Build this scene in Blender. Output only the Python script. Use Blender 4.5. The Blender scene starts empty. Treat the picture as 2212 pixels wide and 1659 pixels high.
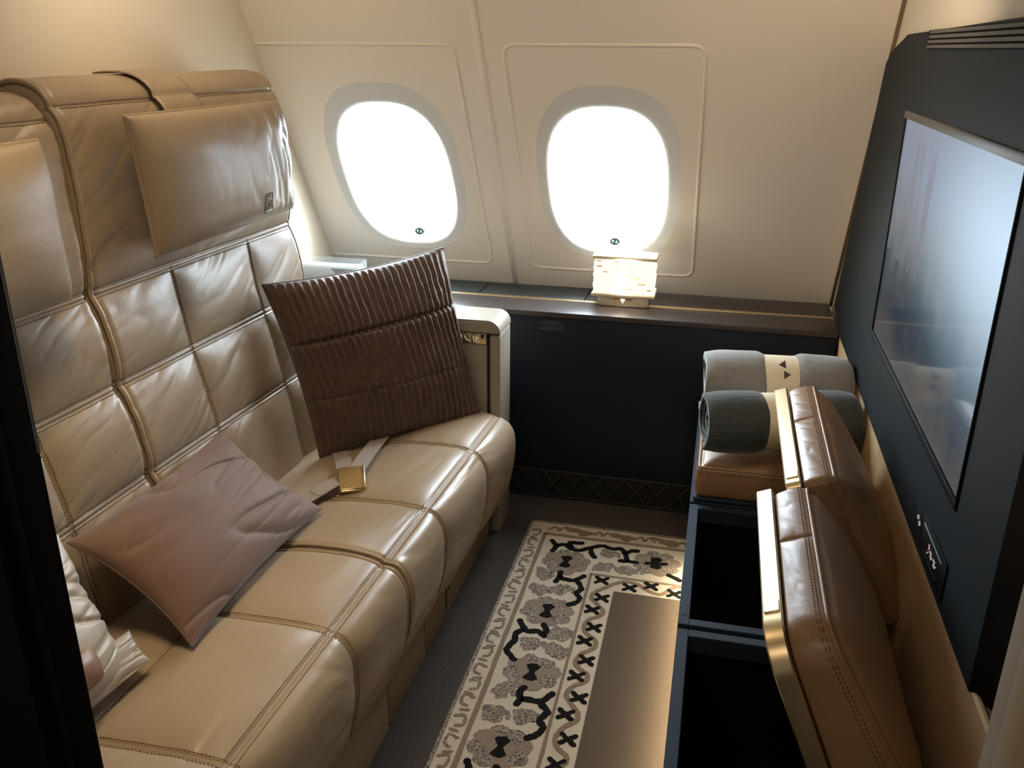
import bpy, bmesh, math, random
import numpy as np
from mathutils import Matrix, Vector
from mathutils.geometry import tessellate_polygon

scene = bpy.context.scene
col = scene.collection
rng = np.random.RandomState(7)
random.seed(7)

# ------------------------------------------------------------------ camera
F_PX, PITCH, YAW, ROLL = 1905.07, 0.364639, 0.229794, -0.0069415
CAM = np.array([0.0, 0.0, 1.55])
fwd = np.array([-math.sin(YAW)*math.cos(PITCH), math.cos(YAW)*math.cos(PITCH), -math.sin(PITCH)])
rt = np.array([math.cos(YAW), math.sin(YAW), 0.0])
dn = np.cross(fwd, rt)
rt2 = math.cos(ROLL)*rt + math.sin(ROLL)*dn
dn2 = -math.sin(ROLL)*rt + math.cos(ROLL)*dn
cd = bpy.data.cameras.new('camera'); cam = bpy.data.objects.new('camera', cd); col.objects.link(cam)
cd.sensor_width = 36.0; cd.lens = F_PX/2212*36.0; cd.clip_start = 0.02
cam.matrix_world = Matrix(((rt2[0], -dn2[0], -fwd[0], CAM[0]), (rt2[1], -dn2[1], -fwd[1], CAM[1]),
                           (rt2[2], -dn2[2], -fwd[2], CAM[2]), (0, 0, 0, 1)))
scene.camera = cam

# ------------------------------------------------------------------ light and exposure
scene.view_settings.view_transform = 'Standard'
scene.view_settings.look = 'None'
scene.view_settings.gamma = 1.0
scene.view_settings.use_curve_mapping = False
scene.view_settings.exposure = 0.0
SKY_STRENGTH = 42.0; GROUND_STRENGTH = 6.0
world = bpy.data.worlds.new('sky'); scene.world = world; world.use_nodes = True
bg = world.node_tree.nodes['Background']
bg.inputs['Color'].default_value = (0.76, 0.89, 1.0, 1)
_n, _l = world.node_tree.nodes, world.node_tree.links      # bright overcast sky above, pale airport apron below the horizon
_tc = _n.new('ShaderNodeTexCoord'); _sp = _n.new('ShaderNodeSeparateXYZ'); _mr = _n.new('ShaderNodeMapRange'); _mr.interpolation_type = 'SMOOTHSTEP'
_mr.inputs['From Min'].default_value = -0.12; _mr.inputs['From Max'].default_value = 0.12
_mr.inputs['To Min'].default_value = GROUND_STRENGTH; _mr.inputs['To Max'].default_value = SKY_STRENGTH
_l.new(_tc.outputs['Generated'], _sp.inputs[0]); _l.new(_sp.outputs['Z'], _mr.inputs['Value']); _l.new(_mr.outputs[0], bg.inputs['Strength'])

def area(name, loc, size, power, color, aim, spread=None):
    l = bpy.data.lights.new(name, 'AREA'); l.shape = 'RECTANGLE'; l.size, l.size_y = size
    l.energy = power; l.color = color
    if spread: l.spread = math.radians(spread)
    o = bpy.data.objects.new(name, l); col.objects.link(o); o.location = loc
    d = Vector(aim) - Vector(loc)
    o.rotation_euler = d.to_track_quat('-Z', 'Y').to_euler()
    return o
# warm cabin wash lights set in the ceiling, and the aisle light behind the doorway, plus an added fill for the window wall
area('cabin_wash_light', (-1.18, 1.95, 2.07), (0.12, 0.9), 4.9, (1.0, 0.79, 0.53), (-1.46, 2.45, 1.5))
area('cabin_wash_light', (0.12, 1.75, 2.07), (0.12, 0.5), 3.6, (1.0, 0.78, 0.54), (0.36, 2.75, 1.2), 110)
area('aisle_light', (-0.2, -0.45, 2.05), (1.0, 0.5), 9.0, (1.0, 0.82, 0.62), (-0.4, 1.6, 0.6))
area('panel_fill_light', (-0.45, 0.75, 2.06), (1.6, 0.10), 1.6, (1.0, 0.86, 0.74), (-0.5, 2.85, 1.55), 75)  # added fill, stands in for bounced light on the window wall
area('bench_glow_light', (0.006, 1.78, 0.085), (0.015, 1.35), 3.4, (1.0, 0.82, 0.54), (0.0, 1.78, 0.0), 140).rotation_euler = (0, math.radians(12), 0)
area('reading_light', (-0.85, 1.15, 2.08), (0.25, 0.5), 4.3, (1.0, 0.78, 0.50), (-0.90, 1.35, 0.45), 85)

# ------------------------------------------------------------------ helpers
ORIG = {}
def put(o, parent):
    col.objects.link(o)
    if parent is not None: o.parent = parent
def mk(name, V, F, mat, parent=None, smooth=True, mi=None, auto=None):
    V = np.asarray(V, float)
    org = np.zeros(3)
    if parent is not None: org = ORIG.get(parent.name, org)
    me = bpy.data.meshes.new(name)
    me.from_pydata((V-org).tolist(), [], [list(map(int, f)) for f in F])
    mats = mat if isinstance(mat, (list, tuple)) else [mat]
    for m in mats: me.materials.append(m)
    if mi is not None: me.polygons.foreach_set('material_index', np.asarray(mi, dtype=np.int32))
    me.polygons.foreach_set('use_smooth', [bool(smooth)]*len(me.polygons))
    if auto is not None:
        me.update()
        bm = bmesh.new(); bm.from_mesh(me)
        for e in bm.edges:
            if len(e.link_faces) == 2 and e.calc_face_angle(0.0) > auto: e.smooth = False
        bm.to_mesh(me); bm.free()
    me.update()
    o = bpy.data.objects.new(name, me); put(o, parent)
    ORIG[o.name] = org
    return o
def thing(name, label, cat, loc, group=None):
    o = bpy.data.objects.new(name, None); col.objects.link(o); o.location = loc
    o.empty_display_size = 0.05
    ORIG[o.name] = np.array(loc, float)
    tag(o, label, cat, group); return o
def tag(o, label=None, cat=None, group=None, kind=None):
    if label: o['label'] = label
    if cat: o['category'] = cat
    if group: o['group'] = group
    if kind: o['kind'] = kind
    return o
def struct(o): o['kind'] = 'structure'; return o

class MB:
    def __init__(s): s.V = []; s.F = []; s.M = []; s.n = 0
    def add(s, V, F, m=0):
        V = np.asarray(V, float); s.V.append(V)
        s.F += [[int(i)+s.n for i in f] for f in F]; s.M += [m]*len(F); s.n += len(V); return s
    def build(s, name, mat, parent=None, smooth=True, auto=0.6):
        return mk(name, np.concatenate(s.V), s.F, mat, parent, smooth, s.M, auto)

def rbox(lo, hi, r=0.0, seg=3):
    lo = np.array(lo, float); hi = np.array(hi, float)
    bm = bmesh.new(); bmesh.ops.create_cube(bm, size=1.0)
    for v in bm.verts:
        v.co = Vector(((lo+hi)/2 + np.array(v.co)*(hi-lo)))
    if r > 0:
        bmesh.ops.bevel(bm, geom=list(bm.edges), offset=min(r, (hi-lo).min()*0.49), segments=seg, profile=0.5, affect='EDGES')
    bm.verts.index_update()
    V = np.array([v.co[:] for v in bm.verts]); F = [[v.index for v in f.verts] for f in bm.faces]
    bm.free(); return V, F
def box(name, lo, hi, mat, parent=None, r=0.003, seg=2):
    V, F = rbox(lo, hi, r, seg); return mk(name, V, F, mat, parent, True, None, 0.5)
def prism(poly, h0, h1, frame, r=0.0):
    """poly: 2-D outline; frame(a, b, h) -> xyz; closed prism with a small edge chamfer"""
    P = np.array(poly, float); n = len(P); c = P.mean(0)
    area2 = np.sum(P[:, 0]*np.roll(P[:, 1], -1)-np.roll(P[:, 0], -1)*P[:, 1])
    if area2 < 0: P = P[::-1]
    def inset(d):
        a = np.roll(P, 1, 0); b = np.roll(P, -1, 0)
        e1 = P-a; e1 /= np.linalg.norm(e1, axis=1)[:, None]+1e-12
        e2 = b-P; e2 /= np.linalg.norm(e2, axis=1)[:, None]+1e-12
        n1 = np.c_[-e1[:, 1], e1[:, 0]]; n2 = np.c_[-e2[:, 1], e2[:, 0]]
        m = n1+n2; m /= (np.sum(m*n1, 1)[:, None]+1e-9)
        return P+m*d
    rings = [(inset(r), h0), (P, h0+r), (P, h1-r), (inset(r), h1)] if r > 0 else [(P, h0), (P, h1)]
    V = []; F = []
    for R, h in rings: V += [frame(a, b, h) for a, b in R]
    for k in range(len(rings)-1):
        for i in range(n):
            j = (i+1) % n; F.append([k*n+i, k*n+j, (k+1)*n+j, (k+1)*n+i])
    for base, Rg, flip in ((0, rings[0][0], True), ((len(rings)-1)*n, rings[-1][0], False)):
        T = tessellate_polygon([[Vector((a, b, 0)) for a, b in Rg]])
        for t in T:
            t = [base+i for i in t]
            p = [np.array(list(Rg[i-base])) for i in t]
            s = (p[1][0]-p[0][0])*(p[2][1]-p[0][1])-(p[2][0]-p[0][0])*(p[1][1]-p[0][1])
            if (s < 0) != flip: t = t[::-1]
            F.append(t)
    return np.array(V), F
def tube(path, r, n=8, closed=False, flat=(1.0, 1.0), up=None):
    P = np.array(path, float); m = len(P)
    T = np.roll(P, -1, 0)-np.roll(P, 1, 0)
    if not closed: T[0] = P[1]-P[0]; T[-1] = P[-1]-P[-2]
    T /= np.linalg.norm(T, axis=1)[:, None]+1e-12
    U = np.array(up if up is not None else ([0, 0, 1] if abs(T[0][2]) < 0.9 else [1, 0, 0]), float)
    V = []
    for i in range(m):
        a = U-(U@T[i])*T[i]; a /= np.linalg.norm(a)+1e-12
        if up is None: U = a
        b = np.cross(T[i], a); rr = r[i] if hasattr(r, '__len__') else r
        for k in range(n):
            t = 2*math.pi*k/n; V.append(P[i]+a*math.cos(t)*rr*flat[0]+b*math.sin(t)*rr*flat[1])
    F = []
    for i in range(m if closed else m-1):
        j = (i+1) % m
        for k in range(n):
            l = (k+1) % n; F.append([i*n+k, i*n+l, j*n+l, j*n+k])
    if not closed: F.append(list(range(n))[::-1]); F.append([(m-1)*n+k for k in range(n)])
    return np.array(V), F
def gridF(n, m, off=0, flip=False):
    i, j = np.meshgrid(np.arange(n-1), np.arange(m-1), indexing='ij')
    a = off+i*m+j; q = np.stack([a, a+m, a+m+1, a+1], -1).reshape(-1, 4)
    return (q[:, ::-1] if flip else q).tolist()
def spline(P, k=12, closed=False):
    P = np.array(P, float); n = len(P); out = []
    for i in range(n if closed else n-1):
        p1 = P[i]; p2 = P[(i+1) % n]
        p0 = P[i-1] if (closed or i > 0) else 2*p1-p2
        p3 = P[(i+2) % n] if (closed or i < n-2) else 2*p2-p1
        for t in np.linspace(0, 1, k, endpoint=False):
            out.append(0.5*((2*p1)+(-p0+p2)*t+(2*p0-5*p1+4*p2-p3)*t*t+(-p0+3*p1-3*p2+p3)*t**3))
    if not closed: out.append(P[-1])
    return np.array(out)
def rrect(x0, x1, y0, y1, r, k=8):
    if not hasattr(r, '__len__'): r = [r]*4          # corners: (x0,y0) (x1,y0) (x1,y1) (x0,y1)
    out = []
    for (cx, cy, a0), rr in zip(((x0, y0, 180), (x1, y0, 270), (x1, y1, 0), (x0, y1, 90)), r):
        sx = 1 if cx == x0 else -1; sy = 1 if cy == y0 else -1
        for t in np.linspace(0, 90, k if rr > 1e-6 else 1):
            a = math.radians(a0+t); out.append((cx+sx*rr+rr*math.cos(a), cy+sy*rr+rr*math.sin(a)))
    return out
_TAB = rng.rand(256, 256)
def vnoise(x, y):
    x = np.asarray(x, float); y = np.asarray(y, float)
    xi = np.floor(x).astype(int); yi = np.floor(y).astype(int); fx = x-xi; fy = y-yi
    fx = fx*fx*(3-2*fx); fy = fy*fy*(3-2*fy)
    g = lambda a, b: _TAB[a % 256, b % 256]
    return (g(xi, yi)*(1-fx)*(1-fy)+g(xi+1, yi)*fx*(1-fy)+g(xi, yi+1)*(1-fx)*fy+g(xi+1, yi+1)*fx*fy)*2-1
def ridged(x, y): return 1-2*np.abs(vnoise(x, y))

# ------------------------------------------------------------------ materials
def base_mat(name, color, rough=0.5, metal=0.0, spec=0.5, **kw):
    m = bpy.data.materials.new(name); m.use_nodes = True
    b = m.node_tree.nodes['Principled BSDF']
    b.inputs['Base Color'].default_value = (*color, 1); b.inputs['Roughness'].default_value = rough
    b.inputs['Metallic'].default_value = metal; b.inputs['Specular IOR Level'].default_value = spec
    for k, v in kw.items(): b.inputs[k].default_value = v
    return m
def nodes(m): return m.node_tree.nodes, m.node_tree.links, m.node_tree.nodes['Principled BSDF']
def noise_color(m, scale, amount, detail=4, stretch=None):
    N, L, b = nodes(m); c = b.inputs['Base Color'].default_value[:]
    tc = N.new('ShaderNodeTexCoord'); nz = N.new('ShaderNodeTexNoise'); nz.inputs['Scale'].default_value = scale
    nz.inputs['Detail'].default_value = detail
    src = tc.outputs['Object']
    if stretch:
        mp = N.new('ShaderNodeMapping'); mp.inputs['Scale'].default_value = stretch
        L.new(src, mp.inputs['Vector']); src = mp.outputs['Vector']
    L.new(src, nz.inputs['Vector'])
    r = N.new('ShaderNodeValToRGB')
    r.color_ramp.elements[0].position = 0.3; r.color_ramp.elements[1].position = 0.7
    r.color_ramp.elements[0].color = (*[v*(1-amount) for v in c[:3]], 1)
    r.color_ramp.elements[1].color = (*[min(1, v*(1+amount)) for v in c[:3]], 1)
    L.new(nz.outputs['Fac'], r.inputs['Fac']); L.new(r.outputs['Color'], b.inputs['Base Color'])
    return m
def bump(m, kind, scale, strength, dist=0.001, stretch=None, detail=3):
    N, L, b = nodes(m); tc = N.new('ShaderNodeTexCoord')
    src = tc.outputs['Object']
    if stretch:
        mp = N.new('ShaderNodeMapping'); mp.inputs['Scale'].default_value = stretch
        L.new(src, mp.inputs['Vector']); src = mp.outputs['Vector']
    t = N.new('ShaderNodeTexVoronoi' if kind == 'voronoi' else 'ShaderNodeTexNoise')
    t.inputs['Scale'].default_value = scale
    if kind != 'voronoi': t.inputs['Detail'].default_value = detail
    L.new(src, t.inputs['Vector'])
    bp = N.new('ShaderNodeBump'); bp.inputs['Strength'].default_value = strength; bp.inputs['Distance'].default_value = dist
    L.new(t.outputs[0], bp.inputs['Height'])
    if b.inputs['Normal'].is_linked: L.new(b.inputs['Normal'].links[0].from_socket, bp.inputs['Normal'])
    L.new(bp.outputs['Normal'], b.inputs['Normal']); return m

def leather(name, c, rough=0.38):
    m = base_mat(name, c, rough, spec=0.5); noise_color(m, 5, 0.06); bump(m, 'voronoi', 420, 0.16, 0.0008); return m
LEATHER = leather('beige_leather', (0.325, 0.243, 0.160), 0.36)
LEATHER_TAN = leather('tan_leather', (0.30, 0.175, 0.090), 0.40)
LEATHER_ARM = leather('grey_beige_leather', (0.27, 0.235, 0.185), 0.42)
BASE_TAN = leather('base_leather', (0.27, 0.19, 0.11), 0.5)
THREAD = base_mat('thread', (0.16, 0.105, 0.058), 0.8)
THREAD_TAN = base_mat('dark_thread', (0.10, 0.055, 0.028), 0.8)
CREAM = base_mat('cream_panel', (0.76, 0.69, 0.60), 0.55, spec=0.3); bump(CREAM, 'noise', 600, 0.05, 0.0005)
CREAM_SIDE = base_mat('cream_partition', (0.76, 0.69, 0.57), 0.6, spec=0.3)
TAN_WALL = base_mat('tan_lining', (0.62, 0.43, 0.23), 0.55, spec=0.3)
CEIL = base_mat('ceiling_paint', (0.62, 0.56, 0.47), 0.7)
REVEAL = base_mat('window_reveal', (0.62, 0.61, 0.59), 0.6, spec=0.3)
NAVY = base_mat('navy_laminate', (0.006, 0.010, 0.020), 0.5, spec=0.3)
LEDGE = base_mat('dark_brown_ledge', (0.045, 0.037, 0.036), 0.34); bump(LEDGE, 'noise', 900, 0.12, 0.0004)
LEDGE_LID = base_mat('slate_ledge_lid', (0.035, 0.045, 0.055), 0.42); bump(LEDGE_LID, 'noise', 900, 0.1, 0.0004)
GOLD = base_mat('brushed_gold', (0.83, 0.66, 0.40), 0.34, metal=1.0); bump(GOLD, 'noise', 300, 0.06, 0.0004, (1, 0.03, 1))
GOLD_PALE = base_mat('champagne_gold', (0.90, 0.80, 0.58), 0.40, metal=1.0)
BRASS = base_mat('buckle_brass', (0.62, 0.46, 0.25), 0.22, metal=1.0)
BRONZE = base_mat('lamp_bronze', (0.55, 0.38, 0.22), 0.4, metal=0.6)
BLACK = base_mat('black_lacquer', (0.003, 0.003, 0.004), 0.6, spec=0.15)
BLACKHOLE = base_mat('matt_black_lining', (0.004, 0.004, 0.006), 0.8, spec=0.1)
RIM = base_mat('slate_rim', (0.014, 0.024, 0.040), 0.7, spec=0.2)
TVPANEL = base_mat('slate_panel', (0.014, 0.019, 0.022), 0.6, spec=0.3, IOR=1.3); bump(TVPANEL, 'noise', 500, 0.05, 0.0004)
TVSIDE = base_mat('shaded_panel_side', (0.006, 0.006, 0.006), 0.5, spec=0.3)  # slate panel turned from the windows, its shade put into the colour
VENT = base_mat('vent_slat', (0.10, 0.085, 0.07), 0.55)
BEZEL = base_mat('screen_bezel', (0.003, 0.003, 0.004), 0.6, spec=0.15)
BEZEL_LIT = base_mat('lit_screen_bezel', (0.10, 0.09, 0.08), 0.4)  # bezel copy for the top bar, light painted in as a paler tone
CARPET = base_mat('taupe_carpet', (0.075, 0.062, 0.054), 0.95, spec=0.1); noise_color(CARPET, 160, 0.22); bump(CARPET, 'noise', 700, 0.9, 0.004)
WHITE = base_mat('white_print', (0.8, 0.8, 0.8), 0.6)
GREY_PRINT = base_mat('grey_print', (0.16, 0.16, 0.19), 0.7)
PAPER = base_mat('paper_sleeve', (0.78, 0.68, 0.50), 0.7)
DARKBROWN = base_mat('dark_brown_print', (0.05, 0.03, 0.02), 0.6)
STRAP = base_mat('belt_webbing', (0.30, 0.245, 0.20), 0.8); bump(STRAP, 'noise', 500, 0.4, 0.001, (1, 1, 1))
SLOT = base_mat('shadow_gap', (0.004, 0.004, 0.004), 0.8)
SHELL = base_mat('seat_shell', (0.03, 0.022, 0.018), 0.6)

def fabric(name, c, rough, sheen, bscale, bstr, stretch=None, amt=0.1):
    m = base_mat(name, c, rough, spec=0.3); noise_color(m, 60, amt); bump(m, 'noise', bscale, bstr, 0.002, stretch)
    b = nodes(m)[2]; b.inputs['Sheen Weight'].default_value = sheen; b.inputs['Sheen Roughness'].default_value = 0.4
    return m
RIBBED = fabric('brown_ribbed_velvet', (0.100, 0.058, 0.041), 0.5, 0.3, 160, 0.3, None, 0.2)
SATIN = base_mat('brown_satin', (0.145, 0.080, 0.053), 0.6, spec=0.3); noise_color(SATIN, 8, 0.08); bump(SATIN, 'noise', 1800, 0.12, 0.0005)
nodes(SATIN)[2].inputs['Sheen Weight'].default_value = 0.3
CREAMSATIN = base_mat('cream_satin', (0.37, 0.31, 0.245), 0.42, spec=0.5)
TERRACOTTA = base_mat('terracotta_satin', (0.24, 0.13, 0.085), 0.42, spec=0.5)
LIGHTGREY = fabric('light_grey_fleece', (0.25, 0.245, 0.235), 0.95, 0.5, 350, 0.6)
DARKGREY = fabric('dark_grey_knit', (0.062, 0.072, 0.072), 0.95, 0.35, 55, 1.0, (0.35, 5.0, 5.0))
RUG_CREAM = base_mat('rug_cream', (0.46, 0.395, 0.305), 0.95, spec=0.1); noise_color(RUG_CREAM, 200, 0.1); bump(RUG_CREAM, 'noise', 600, 0.9, 0.003)
RUG_PLAIN = base_mat('rug_plain_taupe', (0.095, 0.072, 0.052), 0.95, spec=0.1); noise_color(RUG_PLAIN, 300, 0.12); bump(RUG_PLAIN, 'noise', 600, 0.9, 0.003)
RUG_BROWN = base_mat('rug_brown', (0.165, 0.118, 0.078), 0.95, spec=0.1); noise_color(RUG_BROWN, 250, 0.25)
RUG_GREY = base_mat('rug_grey', (0.17, 0.14, 0.112), 0.95, spec=0.1); noise_color(RUG_GREY, 190, 0.75, 1)
RUG_TAUPE = base_mat('rug_petal', (0.185, 0.14, 0.105), 0.95, spec=0.1); noise_color(RUG_TAUPE, 250, 0.15)
RUG_BLACK = base_mat('rug_black', (0.006, 0.005, 0.0045), 0.95, spec=0.1)

def emit(name, c, s):
    m = bpy.data.materials.new(name); m.use_nodes = True; N = m.node_tree.nodes; L = m.node_tree.links
    N.remove(N['Principled BSDF']); e = N.new('ShaderNodeEmission'); e.inputs[0].default_value = (*c, 1); e.inputs[1].default_value = s
    L.new(e.outputs[0], N['Material Output'].inputs['Surface']); return m
LAMP_GLOW = emit('lamp_glow', (1.0, 0.93, 0.82), 3.2)
GLOW_STRIP = emit('warm_light_strip', (1.0, 0.72, 0.38), 4.0)
ICON = emit('lit_icon', (1.0, 0.86, 0.55), 0.8)
ICON_WHITE = emit('lit_white_icon', (1.0, 0.98, 0.92), 1.6)
ICON_GREY = emit('lit_grey_icon', (0.9, 0.85, 0.82), 0.35)
ICON_RED = emit('lit_red_icon', (0.5, 0.12, 0.10), 0.3)

def glass_mat():
    m = bpy.data.materials.new('window_glass'); m.use_nodes = True; N = m.node_tree.nodes; L = m.node_tree.links
    N.remove(N['Principled BSDF'])
    t = N.new('ShaderNodeBsdfTransparent'); t.inputs[0].default_value = (0.98, 0.99, 1, 1)
    g = N.new('ShaderNodeBsdfGlossy'); g.inputs['Roughness'].default_value = 0.02
    f = N.new('ShaderNodeFresnel'); f.inputs['IOR'].default_value = 1.4
    mx = N.new('ShaderNodeMixShader'); L.new(f.outputs[0], mx.inputs[0]); L.new(t.outputs[0], mx.inputs[1]); L.new(g.outputs[0], mx.inputs[2])
    L.new(mx.outputs[0], N['Material Output'].inputs['Surface']); return m
GLASS = glass_mat()
ACRYLIC = base_mat('clear_acrylic', (0.75, 0.82, 0.85), 0.08, spec=0.6, Alpha=0.14)

# ------------------------------------------------------------------ room
XL, XR, YB, ZT = -1.46, 0.415, 3.20, 2.10
SL, CL = 0.52, 0.854                                  # the side wall leans in by 31 degrees
W0 = np.array([0, YB, 0.71]); WU = np.array([0, -SL, CL]); WN = np.array([0, CL, SL])   # WN points outboard
def wall(x, s, d=0.0): return np.array([x, 0, 0])+W0+WU*s+WN*d
S_TOP = (ZT-0.71)/CL

struct(box('floor', (-1.7, -1.0, -0.05), (1.2, 3.35, 0.0), CARPET, r=0))
struct(box('ceiling', (-1.7, -1.0, ZT), (1.2, 3.35, ZT+0.05), CEIL, r=0))
def lean_panel(xa, xb, y0, mat, name):
    """vertical partition across the cabin whose outboard edge follows the leaning side wall"""
    yt = YB-SL/CL*(ZT-0.71)
    poly = [(y0, 0), (YB+0.01, 0), (YB+0.01, 0.71), (yt+0.01, ZT), (y0, ZT)]
    V, F = prism(poly, xa, xb, lambda a, b, h: (h, a, b)); return mk(name, V, F, mat, None, False)
struct(lean_panel(XL-0.06, XL, 0.30, CREAM_SIDE, 'wall_left'))
struct(lean_panel(XR, XR+0.06, 1.12, CREAM_SIDE, 'wall_right'))
V, F = prism([(0.80, 0.0), (2.84, 0.0), (2.84, 0.71), (0.80, 0.71)], XR-0.012, XR, lambda a, b, h: (h, a, b), 0.004)
struct(mk('trim_1', V, F, TAN_WALL, None, True, None, 0.4))
struct(box('wall_front', (-1.7, -1.0, 0), (1.2, -0.95, ZT), CREAM, r=0))
struct(box('wall_aisle_left', (-1.75, -1.0, 0), (-1.7, 0.40, ZT), CREAM, r=0))
struct(box('wall_aisle_right', (1.2, -1.0, 0), (1.25, 0.9, ZT), CREAM, r=0))
V, F = prism([(XR, 1.16), (XR+0.006, 1.116), (XR+0.042, 1.045), (XR+0.142, 0.905), (1.25, 0.905), (1.25, 1.16)], 0.0, ZT, lambda a, b, h: (a, b, h))
struct(mk('wall_corner_right', V, F, CREAM, None, False))
struct(box('wall_corner_left', (-1.75, 0.30, 0), (XL-0.06, 0.40, ZT), CREAM, r=0))

WIN = [-1.0985, -0.3655]                              # window centre lines along the wall
N_C = 96
def superell(cx, cs, hw, hh, p, skew=0.0, n=N_C, a0=0.0):
    t = np.arange(n)/n*2*math.pi+a0; c, s = np.cos(t), np.sin(t)
    x = np.sign(c)*np.abs(c)**(2/p); y = np.sign(s)*np.abs(s)**(2/p)
    return np.c_[cx+hw*x, cs+hh*y]
RIM_S, RIM_HW, RIM_HH = 0.508, 0.236, 0.353
OPN_S, OPN_HW, OPN_HH, OPN_D = 0.471, 0.185, 0.288, 0.060
mb = MB()
cells = [(XL, (WIN[0]+WIN[1])/2, WIN[0]), ((WIN[0]+WIN[1])/2, 0.06, WIN[1])]
for xa, xb, cx in cells:
    C = superell(cx, RIM_S, RIM_HW, RIM_HH, 2.7)
    s0, s1 = -0.012, S_TOP+0.02
    out = []
    for q in C:
        dx, ds = q[0]-cx, q[1]-RIM_S
        k = min((xb-cx)/dx if dx > 1e-9 else ((xa-cx)/dx if dx < -1e-9 else 1e9), (s1-RIM_S)/ds if ds > 1e-9 else ((s0-RIM_S)/ds if ds < -1e-9 else 1e9))
        out.append((cx+dx*k, RIM_S+ds*k))
    out = np.array(out)
    for cxx, css in ((xa, s0), (xb, s0), (xb, s1), (xa, s1)):
        i = np.argmin((out[:, 0]-cxx)**2+(out[:, 1]-css)**2); out[i] = (cxx, css)
    V = [wall(*q) for q in C]+[wall(*q) for q in out]
    F = [[i, (i+1) % N_C, N_C+(i+1) % N_C, N_C+i] for i in range(N_C)]
    mb.add(V, F)
mb.add([wall(0.06, -0.012), wall(XR+0.02, -0.012), wall(XR+0.02, S_TOP+.02), wall(0.06, S_TOP+.02)], [[0, 1, 2, 3]])
struct(mb.build('wall_back', CREAM, None, False, None))
struct(box('wall_outer', (-1.7, YB+0.004, 0.0), (1.2, YB+0.12, 0.716), CREAM, r=0))

def wall_tube(pts, r, n=10, closed=False, flat=(1, 1)):
    return tube([wall(x, s) for x, s in pts], r, n, closed, flat, up=WN)
# window liner panels: a raised rounded rib runs round each; centre joint strip between them
def panel_rib(x0, x1, s0, s1, r=0.035):
    pts = rrect(x0, x1, s0, s1, r, 8); P = []
    for i in range(len(pts)):
        a, b = np.array(pts[i]), np.array(pts[(i+1) % len(pts)])
        for t in np.linspace(0, 1, max(1, int(np.linalg.norm(b-a)/0.05)), endpoint=False): P.append(a+(b-a)*t)
    P = [p for p in P if p[0] > XL-0.01]
    if x0 < XL:                                        # runs out behind the left partition: an open path
        k = int(np.argmax([np.linalg.norm(P[i]-P[i-1]) for i in range(len(P))])); P = P[k:]+P[:k]
        P = [np.array((XL-0.004, P[0][1]))]+P+[np.array((XL-0.004, P[-1][1]))]
    return wall_tube(P, 0.0055, 10, x0 > XL, (0.75, 1.0))
struct(mk('trim_2', *panel_rib(-1.80, -0.815, 0.098, 0.992), CREAM))
struct(mk('trim_3', *panel_rib(-0.664, -0.078, 0.092, 0.993), CREAM))
V, F = prism([(-0.748, -0.0), (-0.724, -0.0), (-0.724, S_TOP), (-0.748, S_TOP)], -0.004, 0.004, lambda a, b, h: wall(a, b, -h), 0.0035)
struct(mk('trim_4', V, F, CREAM, None, True, None, 0.9))
# dark joint line in the corner of side wall and right partition
struct(mk('trim_5', *tube([wall(XR-0.006, -0.01, -0.002), wall(XR-0.006, S_TOP, -0.002)], 0.005, 8), base_mat('joint_seal', (0.16, 0.10, 0.05), 0.6)))

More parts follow.
